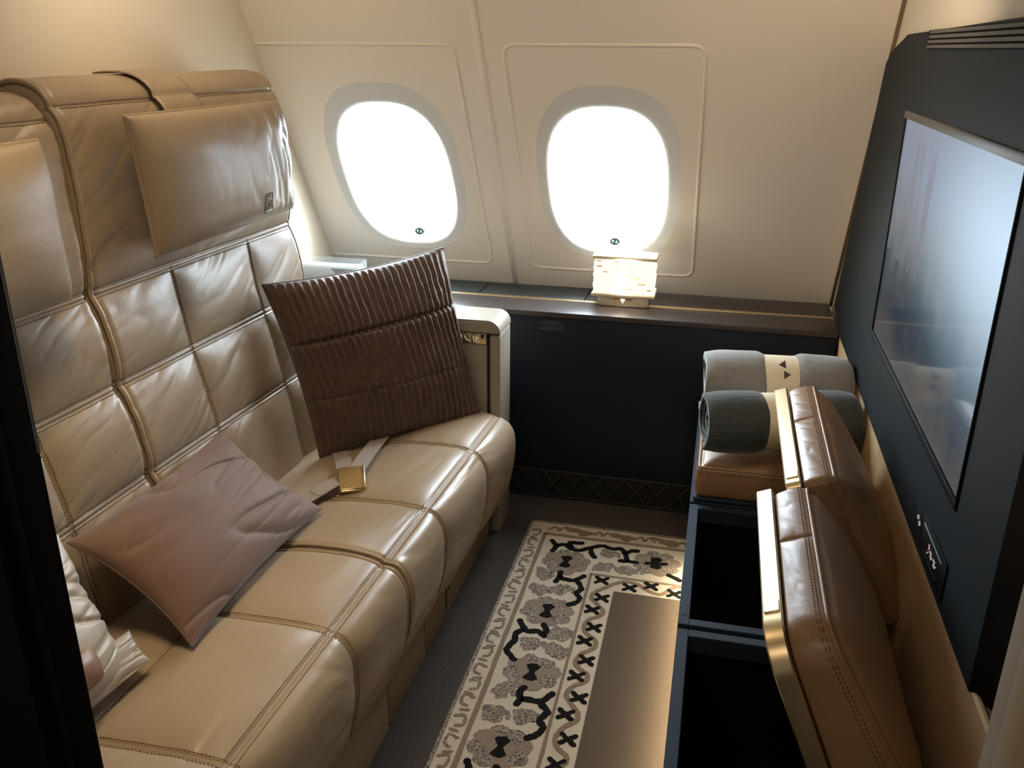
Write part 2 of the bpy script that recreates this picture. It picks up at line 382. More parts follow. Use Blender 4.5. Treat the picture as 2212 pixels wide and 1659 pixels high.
for k, cx in enumerate(WIN):
    root = bpy.data.objects.new('window_%d' % (k+1), None); col.objects.link(root); root.location = wall(cx, RIM_S)
    ORIG[root.name] = wall(cx, RIM_S); struct(root)
    rings = []
    for t in np.linspace(0, 1, 22):
        f = t
        d = OPN_D*(0.16*t+0.84*t**9)
        rings.append((superell(cx-0.008*f, RIM_S+(OPN_S-RIM_S)*f, RIM_HW+(OPN_HW-RIM_HW)*f, RIM_HH+(OPN_HH-RIM_HH)*f, 2.7), d))
    V = []
    for R, d in rings: V += [wall(x, s, d) for x, s in R]
    F = []
    for a in range(len(rings)-1):
        for i in range(N_C):
            j = (i+1) % N_C; F.append([a*N_C+i, a*N_C+j, (a+1)*N_C+j, (a+1)*N_C+i][::-1])
    mk('reveal', V, F, REVEAL, root)
    # inner frame: short collar, dark gasket and outer tunnel; its end ring is added to block sky light
    cxo = cx-0.008
    V = []; F = []
    prof = [(1.0, OPN_D), (0.985, OPN_D+0.006), (0.985, OPN_D+0.016), (1.035, OPN_D+0.018), (1.015, OPN_D+0.10), (1.45, OPN_D+0.105)]
    for sc, d in prof:
        V += [wall(x, s, d) for x, s in superell(cxo, OPN_S, OPN_HW*sc, OPN_HH*sc, 2.7)]
    for a in range(len(prof)-1):
        for i in range(N_C):
            j = (i+1) % N_C; F.append([a*N_C+i, a*N_C+j, (a+1)*N_C+j, (a+1)*N_C+i][::-1])
    mk('frame', V, F, CREAM, root, True, None, 0.6)
    R = superell(cxo, OPN_S, OPN_HW*1.03, OPN_HH*1.03, 2.7)
    V = [wall(x, s, OPN_D+0.028) for x, s in R]
    mk('pane', V, [list(range(N_C))], GLASS, root, False)
    # shade button: small oval rocker on the sill
    bc = (cx+0.008, OPN_S-OPN_HH+0.022)
    bt = wall(bc[0], bc[1], OPN_D-0.022)
    ax = np.array([1, 0, 0]); ay = WU*0.80+WN*0.6; ay /= np.linalg.norm(ay); an = np.cross(ax, ay)
    if an[1] > 0: an = -an
    V = []; F = []; nb = 28
    for h, sc in ((-0.016, 1.0), (0.0, 1.06), (0.004, 1.0)):
        for i in range(nb):
            t = 2*math.pi*i/nb; V.append(bt+ax*0.0165*sc*math.cos(t)+ay*0.0125*sc*math.sin(t)+an*h)
    for a in range(2):
        for i in range(nb):
            j = (i+1) % nb; F.append([a*nb+i, a*nb+j, (a+1)*nb+j, (a+1)*nb+i])
    F.append([2*nb+i for i in range(nb)])
    btn = mk('shade_button', V, F, base_mat('button_dark_green', (0.03, 0.07, 0.06), 0.35), root, True, None, 0.5)
    for sgn, up in ((-1, -1), (1, 1)):
        c = bt+ax*0.0065*sgn+an*0.0046
        tri = [c+ax*0.0052*x+ay*0.0062*y*up for x, y in ((-1, -0.8), (1, -0.8), (0, 1))]
        mk('arrow', tri+[p-an*0.001 for p in tri], [[0, 1, 2], [5, 4, 3], [0, 3, 4, 1], [1, 4, 5, 2], [2, 5, 3, 0]], base_mat('arrow_print', (0.55, 0.8, 0.75), 0.5), btn, False)
    # portal so daylight through the opening samples cleanly
    l = bpy.data.lights.new('window_daylight', 'AREA'); l.shape = 'RECTANGLE'; l.size, l.size_y = 0.42, 0.64
    l.cycles.is_portal = True
    po = bpy.data.objects.new('window_daylight', l); col.objects.link(po); po.location = wall(cxo, OPN_S, OPN_D+0.108)
    zax = Vector(WN); xax = Vector((1, 0, 0)); yax = zax.cross(xax)
    po.matrix_world = Matrix(((xax[0], yax[0], zax[0], po.location[0]), (xax[1], yax[1], zax[1], po.location[1]), (xax[2], yax[2], zax[2], po.location[2]), (0, 0, 0, 1)))

# ------------------------------------------------------------------ doorway the picture is taken from
d = bpy.data.objects.new('door_1', None); col.objects.link(d); d.location = (-0.68, 0.50, 0); ORIG[d.name] = np.array((-0.68, 0.5, 0)); struct(d)
box('door_leaf', (-1.46, 0.470, 0.0), (-0.505, 0.500, ZT), BLACK, d, 0.003)
box('door_flange', (-0.510, 0.4965, 0.0), (-0.4785, 0.5005, ZT), BLACK, d, 0.001)
box('door_edge', (-0.4786, 0.4975, 1.265), (-0.4776, 0.5003, ZT), base_mat('door_edge_lit', (0.12, 0.125, 0.125), 0.5), d, 0.001)  # light on the upper door edge painted as a grey strip
j = bpy.data.objects.new('door_2', None); col.objects.link(j); j.location = (0.3, 0.62, 0); ORIG[j.name] = np.array((0.3, 0.62, 0)); struct(j)
box('door_post', (0.2675, 0.610, 0.0), (0.62, 0.70, ZT), base_mat('door_post_cream', (0.30, 0.24, 0.17), 0.55), j, 0.006)
box('door_edge', (0.2550, 0.600, 0.0), (0.2685, 0.64, ZT), base_mat('door_edge_cream', (0.34, 0.26, 0.16), 0.5), j, 0.004)

# ------------------------------------------------------------------ side console under the windows
ZC = 0.71
con = thing('side_console', 'long dark navy side console with gold strip below the two windows', 'console', (-0.5, 3.0, 0))
box('front_panel', (XL+0.005, 2.85, 0.0), (0.40, 2.875, ZC-0.016), NAVY, con, 0.002)
box('front_lip', (XL+0.005, 2.842, ZC-0.020), (0.40, 2.999, ZC), LEDGE, con, 0.004, 3)
box('gold_strip', (XL+0.005, 2.999, ZC-0.012), (0.40, 3.019, ZC+0.0015), GOLD, con, 0.002)
xs = [XL+0.005, -0.836, -0.445]
for i in range(2):
    box('lid', (xs[i]+0.002, 3.022, ZC-0.015), (xs[i+1]-0.002, 3.165, ZC-0.001), LEDGE_LID, con, 0.0015)
box('rear_ledge', (XL+0.005, 3.169, ZC-0.015), (-0.445, 3.196, ZC-0.001), LEDGE_LID, con, 0.0015)
box('ledge_top', (-0.443, 3.021, ZC-0.015), (0.40, 3.196, ZC-0.0005), LEDGE, con, 0.0015)
box('carcass', (XL+0.005, 2.877, 0.0), (0.40, 3.19, ZC-0.022), SLOT, con, 0.0)
mb = MB()                                              # diamond lattice air grille along the foot
for k in range(-1, 15):
    x = -0.62+k*0.075
    for dx in (0.075, -0.075):
        a = np.array([x, 2.843, 0.012]); b = np.array([x+dx, 2.843, 0.105])
        if min(a[0], b[0]) < -0.70 or max(a[0], b[0]) > 0.40: continue
        mb.add(*tube([a, b], 0.004, 6))
V, F = rbox((-0.70, 2.844, 0.105), (0.40, 2.85, 0.112), 0.001); mb.add(V, F)
V, F = rbox((-0.70, 2.844, 0.004), (0.40, 2.85, 0.012), 0.001); mb.add(V, F)
mb.build('air_grille', base_mat('grille_dark', (0.022, 0.021, 0.020), 0.5), con)
box('grille_backing', (-0.70, 2.8465, 0.010), (0.399, 2.8505, 0.107), SLOT, con, 0.0)

def text(body, size, center, ex, ey, mat, name, parent, align='CENTER', depth=0.0003):
    cu = bpy.data.curves.new(name, 'FONT'); cu.body = body; cu.size = size; cu.align_x = align; cu.align_y = 'CENTER'; cu.extrude = depth
    cu.materials.append(mat)
    tmp = bpy.data.objects.new(name, cu); col.objects.link(tmp)
    bpy.context.view_layer.update()
    me = bpy.data.meshes.new_from_object(tmp.evaluated_get(bpy.context.evaluated_depsgraph_get()))
    bpy.data.objects.remove(tmp)
    n = len(me.vertices); co = np.empty(n*3); me.vertices.foreach_get('co', co); co = co.reshape(-1, 3)
    ex = np.array(ex, float); ey = np.array(ey, float); ez = np.cross(ex, ey)
    V = np.array(center)+co[:, :1]*ex+co[:, 1:2]*ey+co[:, 2:]*ez
    F = [list(p.vertices) for p in me.polygons]
    return mk(name, V, F, mat, parent, False)
AR1 = '\ufeb3\ufe98\ufeae\ufe93'                        # words kept in visual order, letters in joined forms
def ar(words): return ' '.join(w[::-1] for w in reversed(words))
L1 = ar(['\ufeb3\ufe98\ufeae\ufe93', '\u0627\ufedf\ufee8\ufea0\ufe8e\ufe93', '\ufe97\ufea4\ufe96', '\u0627\ufedf\ufee4\ufed8\ufecc\ufeaa'])
L3 = ar(['\u0627\u0631\ufe91\ufec2', '\ufea3\ufeb0\u0627\u0645', '\u0627\ufedf\ufee4\ufed8\ufecc\ufeaa', '\ufe83\ufe9b\ufee8\ufe8e\u0621', '\u0627\ufedf\ufea0\ufee0\ufeee\u0633'])
for body, z, w in ((L1, 0.6745, 0.060), ('Life vest located below seat', 0.6665, 0.080), (L3, 0.6555, 0.074), ('Fasten seatbelt while seated', 0.6475, 0.084)):
    t = text(body, 0.0085, (0, 0, 0), (1, 0, 0), (0, 0, 1), GREY_PRINT, 'placard', con)
    co = np.array([v.co[:] for v in t.data.vertices])+ORIG[t.name]
    sx = w/(co[:, 0].max()-co[:, 0].min()+1e-9); co[:, 0] = (co[:, 0]-(co[:, 0].max()+co[:, 0].min())/2)*min(sx, 1.6)-0.528
    co[:, 2] += z; co[:, 1] = co[:, 1]+2.8495
    t.data.vertices.foreach_set('co', (co-ORIG[t.name]).ravel()); t.data.update()

# ------------------------------------------------------------------ table lamp on the console
LX, LY = -0.302, 3.010
lamp = thing('table_lamp', 'small square glowing slatted lamp on the console below the right window', 'lamp', (LX, LY, ZC+0.0015))
box('foot', (LX-0.088, LY-0.045, ZC+0.0015), (LX+0.088, LY+0.03, ZC+0.036), GOLD_PALE, lamp, 0.003)
bz = LY-0.0455
V, F = prism([(LX-0.036, 0.746), (LX-0.022, 0.722), (LX+0.022, 0.722), (LX+0.036, 0.746)], 0, 0.0012, lambda a, b, h: (a, bz-h, b), 0.0004)
em = mk('emblem', V, F, BRONZE, lamp, True, None, 0.5)
flower = [(LX+0.0100*a, 0.733+0.0105*b) for a, b in ((0, -1), (0.35, -0.2), (1, 0.30), (0.60, 0.42), (0.38, 0.85), (0, 0.35), (-0.38, 0.85), (-0.60, 0.42), (-1, 0.30), (-0.35, -0.2))]
V, F = prism(flower, 0.0012, 0.002, lambda a, b, h: (a, bz-h, b)); mk('flower_mark', V, F, ICON_WHITE, em, False)
box('bottom_bar', (LX-0.110, LY-0.058, ZC+0.036), (LX+0.110, LY+0.042, ZC+0.048), GOLD_PALE, lamp, 0.003)
box('glow_core', (LX-0.100, LY-0.048, ZC+0.048), (LX+0.100, LY+0.034, ZC+0.164), LAMP_GLOW, lamp, 0.003)
mb = MB()
for k in range(12):
    z = ZC+0.053+k*0.0094
    x0 = LX-0.107+random.uniform(-0.001, 0.001)
    for a, b in ((-0.107, random.uniform(-0.05, 0.0)), (random.uniform(0.0, 0.02), 0.107)):
        zz = z+random.uniform(-0.0012, 0.0012); a += random.uniform(0, 0.004)*(a < -0.1); b -= random.uniform(0, 0.005)*(b > 0.1)
        V, F = rbox((LX+a, LY-0.054, zz-0.0035), (LX+b, LY+0.038, zz+0.0035), 0.001, 1); mb.add(V, F)
    if k % 2 == 1:
        for _ in range(2):
            xc = LX+random.uniform(-0.095, 0.085)
            V, F = rbox((xc, LY-0.0566, z+0.0030), (xc+random.uniform(0.014, 0.030), LY-0.050, z+0.0064), 0.0004, 1); mk('spacer', V, F, BRONZE, lamp, False)
mb.build('slat_stack', emit('lit_slats', (1.0, 0.92, 0.80), 1.1), lamp)
box('top_cap', (LX-0.110, LY-0.058, ZC+0.166), (LX+0.110, LY+0.042, ZC+0.180), GOLD_PALE, lamp, 0.004)
ll = bpy.data.lights.new('lamp_bulb', 'POINT'); ll.energy = 1.2; ll.color = (1, 0.88, 0.7); ll.shadow_soft_size = 0.03
lo = bpy.data.objects.new('lamp_bulb', ll); col.objects.link(lo); lo.location = (LX, LY-0.09, ZC+0.11)

# ------------------------------------------------------------------ brochure holder behind the ribbed pillow
bh = thing('brochure_holder', 'clear acrylic leaflet box on the console beside the left partition', 'leaflet holder', (-1.33, 2.885, ZC))
box('front_sheet', (-1.455, 2.84, ZC+0.001), (-1.222, 2.843, ZC+0.116), ACRYLIC, bh, 0.001)
box('back_sheet', (-1.455, 2.915, ZC+0.001), (-1.222, 2.918, ZC+0.126), ACRYLIC, bh, 0.001)
box('base_sheet', (-1.455, 2.843, ZC+0.001), (-1.222, 2.915, ZC+0.004), ACRYLIC, bh, 0.001)
box('end_sheet', (-1.225, 2.843, ZC+0.004), (-1.222, 2.915, ZC+0.124), ACRYLIC, bh, 0.001)
br = thing('brochure', 'white folded leaflet with dark and green corner inside the acrylic box', 'leaflet', (-1.33, 2.875, ZC+0.005))
box('pages', (-1.450, 2.86, ZC+0.0045), (-1.232, 2.905, ZC+0.108), base_mat('leaflet_pages', (0.70, 0.78, 0.82), 0.5), br, 0.001)
box('cover', (-1.448, 2.853, ZC+0.0045), (-1.227, 2.857, ZC+0.102), base_mat('leaflet_cover', (0.42, 0.42, 0.40), 0.4), br, 0.001)
V, F = prism([(-1.333, 0.811), (-1.229, 0.811), (-1.229, 0.72), (-1.262, 0.72)], 0, 0.0008, lambda a, b, h: (a, 2.853-h, b)); mk('dark_corner', V, F, base_mat('leaflet_plum', (0.075, 0.055, 0.065), 0.4), br, False)
V, F = prism([(-1.249, 0.811), (-1.235, 0.811), (-1.2295, 0.806), (-1.2295, 0.77), (-1.276, 0.77)], 0.001, 0.0016, lambda a, b, h: (a, 2.853-h, b)); mk('green_corner', V, F, base_mat('leaflet_green', (0.04, 0.25, 0.08), 0.4), br, False)
text('ETIHAD', 0.0125, (-1.289, 2.8515, 0.789), (1, 0, 0), (0, 0, 1), base_mat('leaflet_print', (0.35, 0.32, 0.33), 0.5), 'lettering', br)

# ------------------------------------------------------------------ upholstered shells with seams, puffs, creases and stitching
SHEAR = 0.045
class Shell:
    def __init__(s, prof, y0, y1, seams_s, seams_y, bulge, groove=0.004, end_r=0.03, wr=0.0024, wang=60, seed=0, side=0.09, yend=(1, 1), sg=1.0):
        s.P = spline(prof, 40); d = np.r_[0, np.cumsum(np.linalg.norm(np.diff(s.P, axis=0), axis=1))]
        s.d = d; s.L = d[-1]; s.y0, s.y1 = y0, y1; s.B = bulge; s.G = groove; s.er = end_r; s.wr = wr; s.wang = wang; s.seed = seed
        s.side = side; s.yend = yend; s.sg = sg
        T = np.gradient(s.P, d, axis=0); T /= np.linalg.norm(T, axis=1)[:, None]; s.T = T
        s.ss = seams_s; s.sy = seams_y
    def s_at(s, i, val, frm=0):
        a = s.P[frm:, i]-val; k = np.where(a[:-1]*a[1:] <= 0)[0][0]+frm; return float(s.d[k])
    def pn(s, t):
        p = np.c_[np.interp(t, s.d, s.P[:, 0]), np.interp(t, s.d, s.P[:, 1])]
        T = np.c_[np.interp(t, s.d, s.T[:, 0]), np.interp(t, s.d, s.T[:, 1])]; T /= np.linalg.norm(T, axis=1)[:, None]
        return p, s.sg*np.c_[T[:, 1], -T[:, 0]]
    def disp(s, t, y):
        fs = np.ones_like(t); g = np.zeros_like(t); near = np.zeros_like(t)
        for q, w, lim in s.ss:
            dd = np.abs(t-q); m = ((y >= lim[0]) & (y <= lim[1])) if lim else np.ones_like(t, bool)
            e = np.maximum(dd-w, 0)
            fs = np.where(m, np.minimum(fs, 1-np.exp(-e/0.03)), fs)
            g = np.where(m, np.maximum(g, np.exp(-((dd-w)/0.0022)**2)), g)
            near = np.where(m, np.maximum(near, np.exp(-e/0.05)), near)
        fy = np.ones_like(t)
        for q, w, lim in s.sy:
            dd = np.abs(y-q); m = ((t >= lim[0]) & (t <= lim[1])) if lim else np.ones_like(t, bool)
            e = np.maximum(dd-w, 0)
            fy = np.where(m, np.minimum(fy, 1-np.exp(-e/0.03)), fy)
            g = np.where(m, np.maximum(g, np.exp(-((dd-w)/0.0022)**2)), g)
            near = np.where(m, np.maximum(near, np.exp(-e/0.05)), near)
        a = math.radians(s.wang); u = t*math.cos(a)+y*math.sin(a); v = -t*math.sin(a)+y*math.cos(a)
        so = s.seed*13.7
        warp = 0.016*vnoise(t*8+so, y*8)
        w1 = ridged(u*4.5+so, (v+warp)*36+so); w1 = np.maximum(w1, 0)**1.4
        w2 = ridged(u*2.5+so+50, (v+warp*1.6)*15+9+so); w2 = np.maximum(w2, 0)**1.5
        amp = np.clip(vnoise(t*6+so+3, y*6+so)*0.9+0.55, 0, 1)
        wr = -s.wr*(0.55*w1+1.0*w2)*(0.30+0.9*near*amp)*np.minimum(fs, fy)**0.5
        fine = 0.00012*vnoise(t*60, y*60)
        low = 0.0022*vnoise(t*9+so, y*7)
        return s.B*np.minimum(fs, 1)*fy+wr+low+fine-s.G*g
    def pos(s, t, y, lift=0.0):
        t = np.asarray(t, float); y = np.asarray(y, float)
        p, n = s.pn(t); D = s.disp(t, y)+lift
        e = np.minimum(np.where(s.yend[0], y-s.y0, 9), np.where(s.yend[1], s.y1-y, 9)); r = s.er
        e = np.clip(e, 0, r); D = D-(r-np.sqrt(np.maximum(r*r-(r-e)**2, 0)))
        q = p+n*D[:, None]
        return np.c_[q[:, 0]+(y-1.9)*SHEAR, y, q[:, 1]], n
    @staticmethod
    def refine(a, b, step, centers):
        x = [a]
        while x[-1] < b-1e-9:
            dmin = min([abs(x[-1]-c) for c in centers]+[9])
            x.append(min(b, x[-1]+(0.0018 if dmin < 0.012 else (0.0030 if dmin < 0.03 else step))))
        return np.array(x)
    def build(s, name, mat, parent, step=0.005):
        cs = [q+w*k for q, w, _ in s.ss for k in (-1, 1)]; cy = [q+w*k for q, w, _ in s.sy for k in (-1, 1)]
        S = s.refine(0, s.L, step, cs); Y = s.refine(s.y0, s.y1, step, cy+[s.y0, s.y1])
        TT, YY = np.meshgrid(S, Y, indexing='ij')
        q, n = s.pos(TT.ravel(), YY.ravel()); n = n.reshape(len(S), len(Y), 2); q = q.reshape(len(S), len(Y), 3)
        lo = q[:, :1].copy(); hi = q[:, -1:].copy()
        lo[:, 0, 0] -= n[:, 0, 0]*s.side; lo[:, 0, 2] -= n[:, 0, 1]*s.side
        hi[:, 0, 0] -= n[:, -1, 0]*s.side; hi[:, 0, 2] -= n[:, -1, 1]*s.side
        q = np.concatenate([lo, q, hi], 1)
        return mk(name, q.reshape(-1, 3), gridF(q.shape[0], q.shape[1], 0, s.sg < 0), mat, parent)
    def stitches(s, mb, fixed, val, lo, hi, pitch=0.0075, ln=0.0048, lift=0.0006):
        c = np.arange(lo+pitch/2, hi, pitch)
        a, b = c-ln/2, c+ln/2; k = np.full_like(c, val)
        A, n = s.pos(a, k, lift) if fixed == 'y' else s.pos(k, a, lift)
        Bq, _ = s.pos(b, k, lift) if fixed == 'y' else s.pos(k, b, lift)
        nn = np.c_[n[:, 0], np.zeros(len(c)), n[:, 1]]
        d = Bq-A; d /= np.linalg.norm(d, axis=1)[:, None]+1e-9; w = np.cross(nn, d)*0.0008; h = nn*0.0008
        V = np.stack([A-w-h, A+w-h, A+w+h, A-w+h, Bq-w-h, Bq+w-h, Bq+w+h, Bq-w+h], 1).reshape(-1, 3)
        F = []
        for i in range(len(c)):
            o = i*8; F += [[o, o+1, o+2, o+3], [o+7, o+6, o+5, o+4], [o, o+4, o+5, o+1], [o+1, o+5, o+6, o+2], [o+2, o+6, o+7, o+3], [o+3, o+7, o+4, o]]
        mb.add(V, F)
    def line(s, fixed, val, lo, hi, n=80, lift=0.0):
        c = np.linspace(lo, hi, n); k = np.full_like(c, val)
        return (s.pos(c, k, lift) if fixed == 'y' else s.pos(k, c, lift))[0]

sofa = thing('sofa', 'wide beige leather two-seat sofa with stitched square panels along the left wall', 'sofa', (-0.95, 1.6, 0))
back_prof = [(-1.128, 0.36), (-1.140, 0.43), (-1.172, 0.635), (-1.222, 0.87), (-1.253, 1.06), (-1.262, 1.25), (-1.264, 1.37), (-1.270, 1.425), (-1.290, 1.455), (-1.33, 1.472), (-1.38, 1.470), (-1.415, 1.445), (-1.425, 1.30)]
def make_back(y0, y1, cols, drop, seed, name):
    prof = [(x, z-(drop if z > 1.2 else 0)) for x, z in back_prof]
    sh = Shell(prof, y0, y1, [], [], 0.016, 0.0035, 0.026, 0.0056, 62, seed)
    sz = [sh.s_at(1, z) for z in (0.655, 0.862, 1.062)]
    stop = sh.s_at(1, 1.437-drop)
    sh.ss = [(q, 0.006, None) for q in sz]+[(stop, 0.0, None)]
    sh.sy = [(c, 0.0, (0, sz[2])) for c in cols]
    sh.build(name, LEATHER, sofa)
    mb = MB()
    for q in sz:
        for k in (-0.0105, 0.0105): sh.stitches(mb, 's', q+k, y0+0.01, y1-0.01)
    for k in (-0.005,): sh.stitches(mb, 's', stop+k, y0+0.02, y1-0.02)
    for c in cols:
        for k in (-0.0055, 0.0055): sh.stitches(mb, 'y', c+k, 0.05, sz[2]-0.01)
    return sh, mb
backB, stB = make_back(1.5455, 2.385, [1.81, 2.14], 0.0, 1, 'backrest')
backA, stA = make_back(0.74, 1.541, [1.298, 0.97], 0.024, 2, 'backrest')
stB.build('stitching', THREAD, bpy.data.objects['backrest'], False, None)
stA.build('stitching', THREAD, bpy.data.objects['backrest.001'], False, None)
# welt piping along the joint and the dark shell behind
pip = tube(backB.line('y', 1.5515, 0.02, backB.L-0.15, 200, 0.004), 0.0062, 8)
mk('piping', *pip, LEATHER, bpy.data.objects['backrest'])
pip = tube(backB.line('y', 2.380, 0.02, backB.L-0.15, 200, 0.003), 0.0045, 8)
mk('piping', *pip, LEATHER, bpy.data.objects['backrest'])
box('back_shell', (-1.445, 0.74, 0.10), (-1.32, 2.40, 1.440), SHELL, sofa, 0.01)

# headrest cushions
def cushion(corners, nrm, tf, tb, name, mat, parent, n=72, p=0.42, pin=0.02, fn=None, mi=None, ear=0.0):
    """corners BL, BR, TR, TL; bulges tf to the front along nrm, tb to the back"""
    BL, BR, TR, TL = [np.array(c, float) for c in corners]; nrm = np.array(nrm, float); nrm /= np.linalg.norm(nrm)
    t = np.linspace(-1, 1, n); t = np.sign(t)*(1-(1-np.abs(t))**1.5)
    U, Vv = np.meshgrid(t, t, indexing='ij')
    x = U*(1-pin*(1-Vv**2)*U**2); y = Vv*(1-pin*(1-U**2)*Vv**2)
    a, b = (x+1)/2, (y+1)/2
    base = BL*((1-a)*(1-b))[..., None]+BR*(a*(1-b))[..., None]+TR*(a*b)[..., None]+TL*((1-a)*b)[..., None]
    h = (np.maximum(1-U**2, 0)**p)*(np.maximum(1-Vv**2, 0)**p)
    f1 = tf*h; f2 = -tb*h
    if fn is not None:
        e = np.minimum(1, h*2.2); f1 = f1+fn(U, Vv, 0)*e; f2 = f2-fn(U, Vv, 1)*e
    A = (base+f1[..., None]*nrm).reshape(-1, 3); B = (base+f2[..., None]*nrm).reshape(-1, 3)
    nz = np.cross(BR-BL, TL-BL)@nrm
    F = gridF(n, n, 0, nz < 0); F2 = gridF(n, n, n*n, nz > 0)
    V = np.concatenate([A, B])
    # weld the rim
    idx = np.arange(2*n*n); rim = np.zeros((n, n), bool); rim[0] = rim[-1] = True; rim[:, 0] = rim[:, -1] = True
    r = np.where(rim.ravel())[0]; idx[r+n*n] = r
    F2 = [[idx[i] for i in f] for f in F2]
    keep = np.unique(np.array(F+F2)); re = -np.ones(2*n*n, int); re[keep] = np.arange(len(keep))
    o = mk(name, V[keep], [[re[i] for i in f] for f in F+F2], mat, parent)
    edge = np.concatenate([base[:, 0], base[-1, 1:], base[::-1, -1][1:], base[0, ::-1][1:-1]])
    o_grid[o.name] = (base+f1[..., None]*nrm, t)
    return o, edge
o_grid = {}
def head_fn(seed):
    def fn(U, V, back):
        if back: return np.zeros_like(U)
        a = np.maximum(ridged(U*7+seed+0.8*V, V*1.2+seed), 0)**1.6
        b = np.maximum(ridged(U*13+seed+9+0.5*V, V*2.0), 0)**1.6
        m = np.clip(0.55+0.6*U*0.5+0.4*np.abs(V), 0.1, 1)
        return (-(0.0055*a+0.0025*b)*m*np.clip(0.35+0.65*U, 0.06, 1)+0.004*vnoise(U*2+seed, V*2))
    return fn
hrB = [(-1.188, 1.668, 1.118), (-1.168, 2.272, 1.128), (-1.176, 2.250, 1.418), (-1.202, 1.645, 1.413)]
oB, eB = cushion(hrB, (1, 0, 0.08), 0.062, 0.016, 'headrest', LEATHER, sofa, 110, 0.30, 0.012, head_fn(3))
mk('piping', *tube(eB, 0.0042, 8, True), LEATHER, oB)
hrA = [(-1.212, 0.80, 1.098), (-1.202, 1.403, 1.094), (-1.206, 1.396, 1.388), (-1.222, 0.80, 1.388)]
oA, eA = cushion(hrA, (1, 0, 0.08), 0.058, 0.016, 'headrest', LEATHER, sofa, 80, 0.30, 0.012, lambda U, V, b: 0.003*vnoise(U*2, V*2))
mk('piping', *tube(eA, 0.0042, 8, True), LEATHER, oA)
# strap over the backrest top that carries the headrest, and the stitched maker's patch
st0 = backB.s_at(1, 1.400)
tt = np.linspace(st0, st0+0.16, 30); yy = np.linspace(0, 1, 12); V = []
for i, t in enumerate(tt):
    f = i/29.0
    for u in yy:
        y = (1.842+0.028*math.sin(f*2.2)-0.05*f)+u*(0.150-0.03*f)
        q, n = backB.pos(np.array([t]), np.array([y]), 0.006+0.014*(1-f)**2); V.append(q[0])
o = mk('headrest_strap', V, gridF(30, 12), LEATHER, oB); sm = o.modifiers.new('thickness', 'SOLIDIFY'); sm.thickness = 0.004; sm.offset = 0
G_, t_ = o_grid[oB.name]
def on_face(u, v, lift):
    fi = np.interp(u, t_, np.arange(len(t_))); fj = np.interp(v, t_, np.arange(len(t_))); i0, j0 = int(fi), int(fj); a, b = fi-i0, fj-j0
    q = G_[i0, j0]*(1-a)*(1-b)+G_[i0+1, j0]*a*(1-b)+G_[i0, j0+1]*(1-a)*b+G_[i0+1, j0+1]*a*b
    return q+np.array([0.9, 0.15, -0.3])*lift
pu, pv = np.linspace(0.30, 0.43, 9), np.linspace(-0.84, -0.52, 9)
V = [on_face(u, v, 0.0016) for u in pu for v in pv]+[on_face(u, v, -0.001) for u in pu for v in pv]
F = gridF(9, 9)+gridF(9, 9, 81, True)
for q in range(8):
    for a, b in ((q, q+1), (72+q+1, 72+q), ((q+1)*9, q*9), (q*9+8, (q+1)*9+8)): F.append([b, a, a+81, b+81])
pa = mk('maker_patch', V, F, leather('patch_leather', (0.25, 0.185, 0.125), 0.45), oB)
mb = MB()
for pts in ([(-.6, .5), (.0, .8), (.6, .5)], [(-.6, .2), (-.1, -.5), (.3, .1)], [(-.5, -.5), (.1, .3), (.5, .2), (.5, -.6)], [(-.1, -.7), (.5, -.7)], [(-.85, -.85), (.85, -.85), (.85, .85), (-.85, .85), (-.85, -.85)]):
    mb.add(*tube([on_face(0.365+x*0.058, -0.68+y*0.145, 0.0019) for x, y in pts], 0.0008, 6))
mb.build('embossed_mark', THREAD, pa, True, None)

# seats
seat_prof = [(-1.21, 0.395), (-1.14, 0.412), (-1.0, 0.432), (-0.90, 0.442), (-0.78, 0.448), (-0.70, 0.446), (-0.655, 0.437), (-0.632, 0.412), (-0.620, 0.370), (-0.622, 0.30), (-0.636, 0.22), (-0.662, 0.155), (-0.70, 0.140)]
def make_seat(y0, y1, cols, seed, name):
    sh = Shell(seat_prof, y0, y1, [], [], 0.013, 0.0035, 0.022, 0.0042, 80, seed, 0.07, sg=-1.0)
    sf = sh.s_at(0, -0.668); sl = sh.s_at(0, -0.955)
    sh.ss = [(sf, 0.0040, None), (sl, 0.0, None)]
    sh.sy = [(c, 0.003, (sl, 9)) for c in cols]
    sh.build(name, LEATHER, sofa)
    mb = MB()
    for k in (-0.0105, 0.0105): sh.stitches(mb, 's', sf+k, y0+0.01, y1-0.01)
    sh.stitches(mb, 's', sl+0.005, y0+0.02, y1-0.02)
    for c in cols:
        for k in (-0.0085, 0.0085): sh.stitches(mb, 'y', c+k, sl, sh.L-0.03)
    return sh, mb
seatB, ssB = make_seat(1.640, 2.548, [1.895, 2.262], 5, 'seat_cushion')
seatA, ssA = make_seat(0.72, 1.628, [1.365, 0.995], 6, 'seat_cushion')
ssB.build('stitching', THREAD, bpy.data.objects['seat_cushion'], False, None)
ssA.build('stitching', THREAD, bpy.data.objects['seat_cushion.001'], False, None)
for sh, y, nm in ((seatB, 1.646, 'seat_cushion'), (seatA, 1.622, 'seat_cushion.001')):
    mk('piping', *tube(sh.line('y', y, 0.05, sh.L-0.02, 160, 0.003), 0.0042, 8), LEATHER, bpy.data.objects[nm])

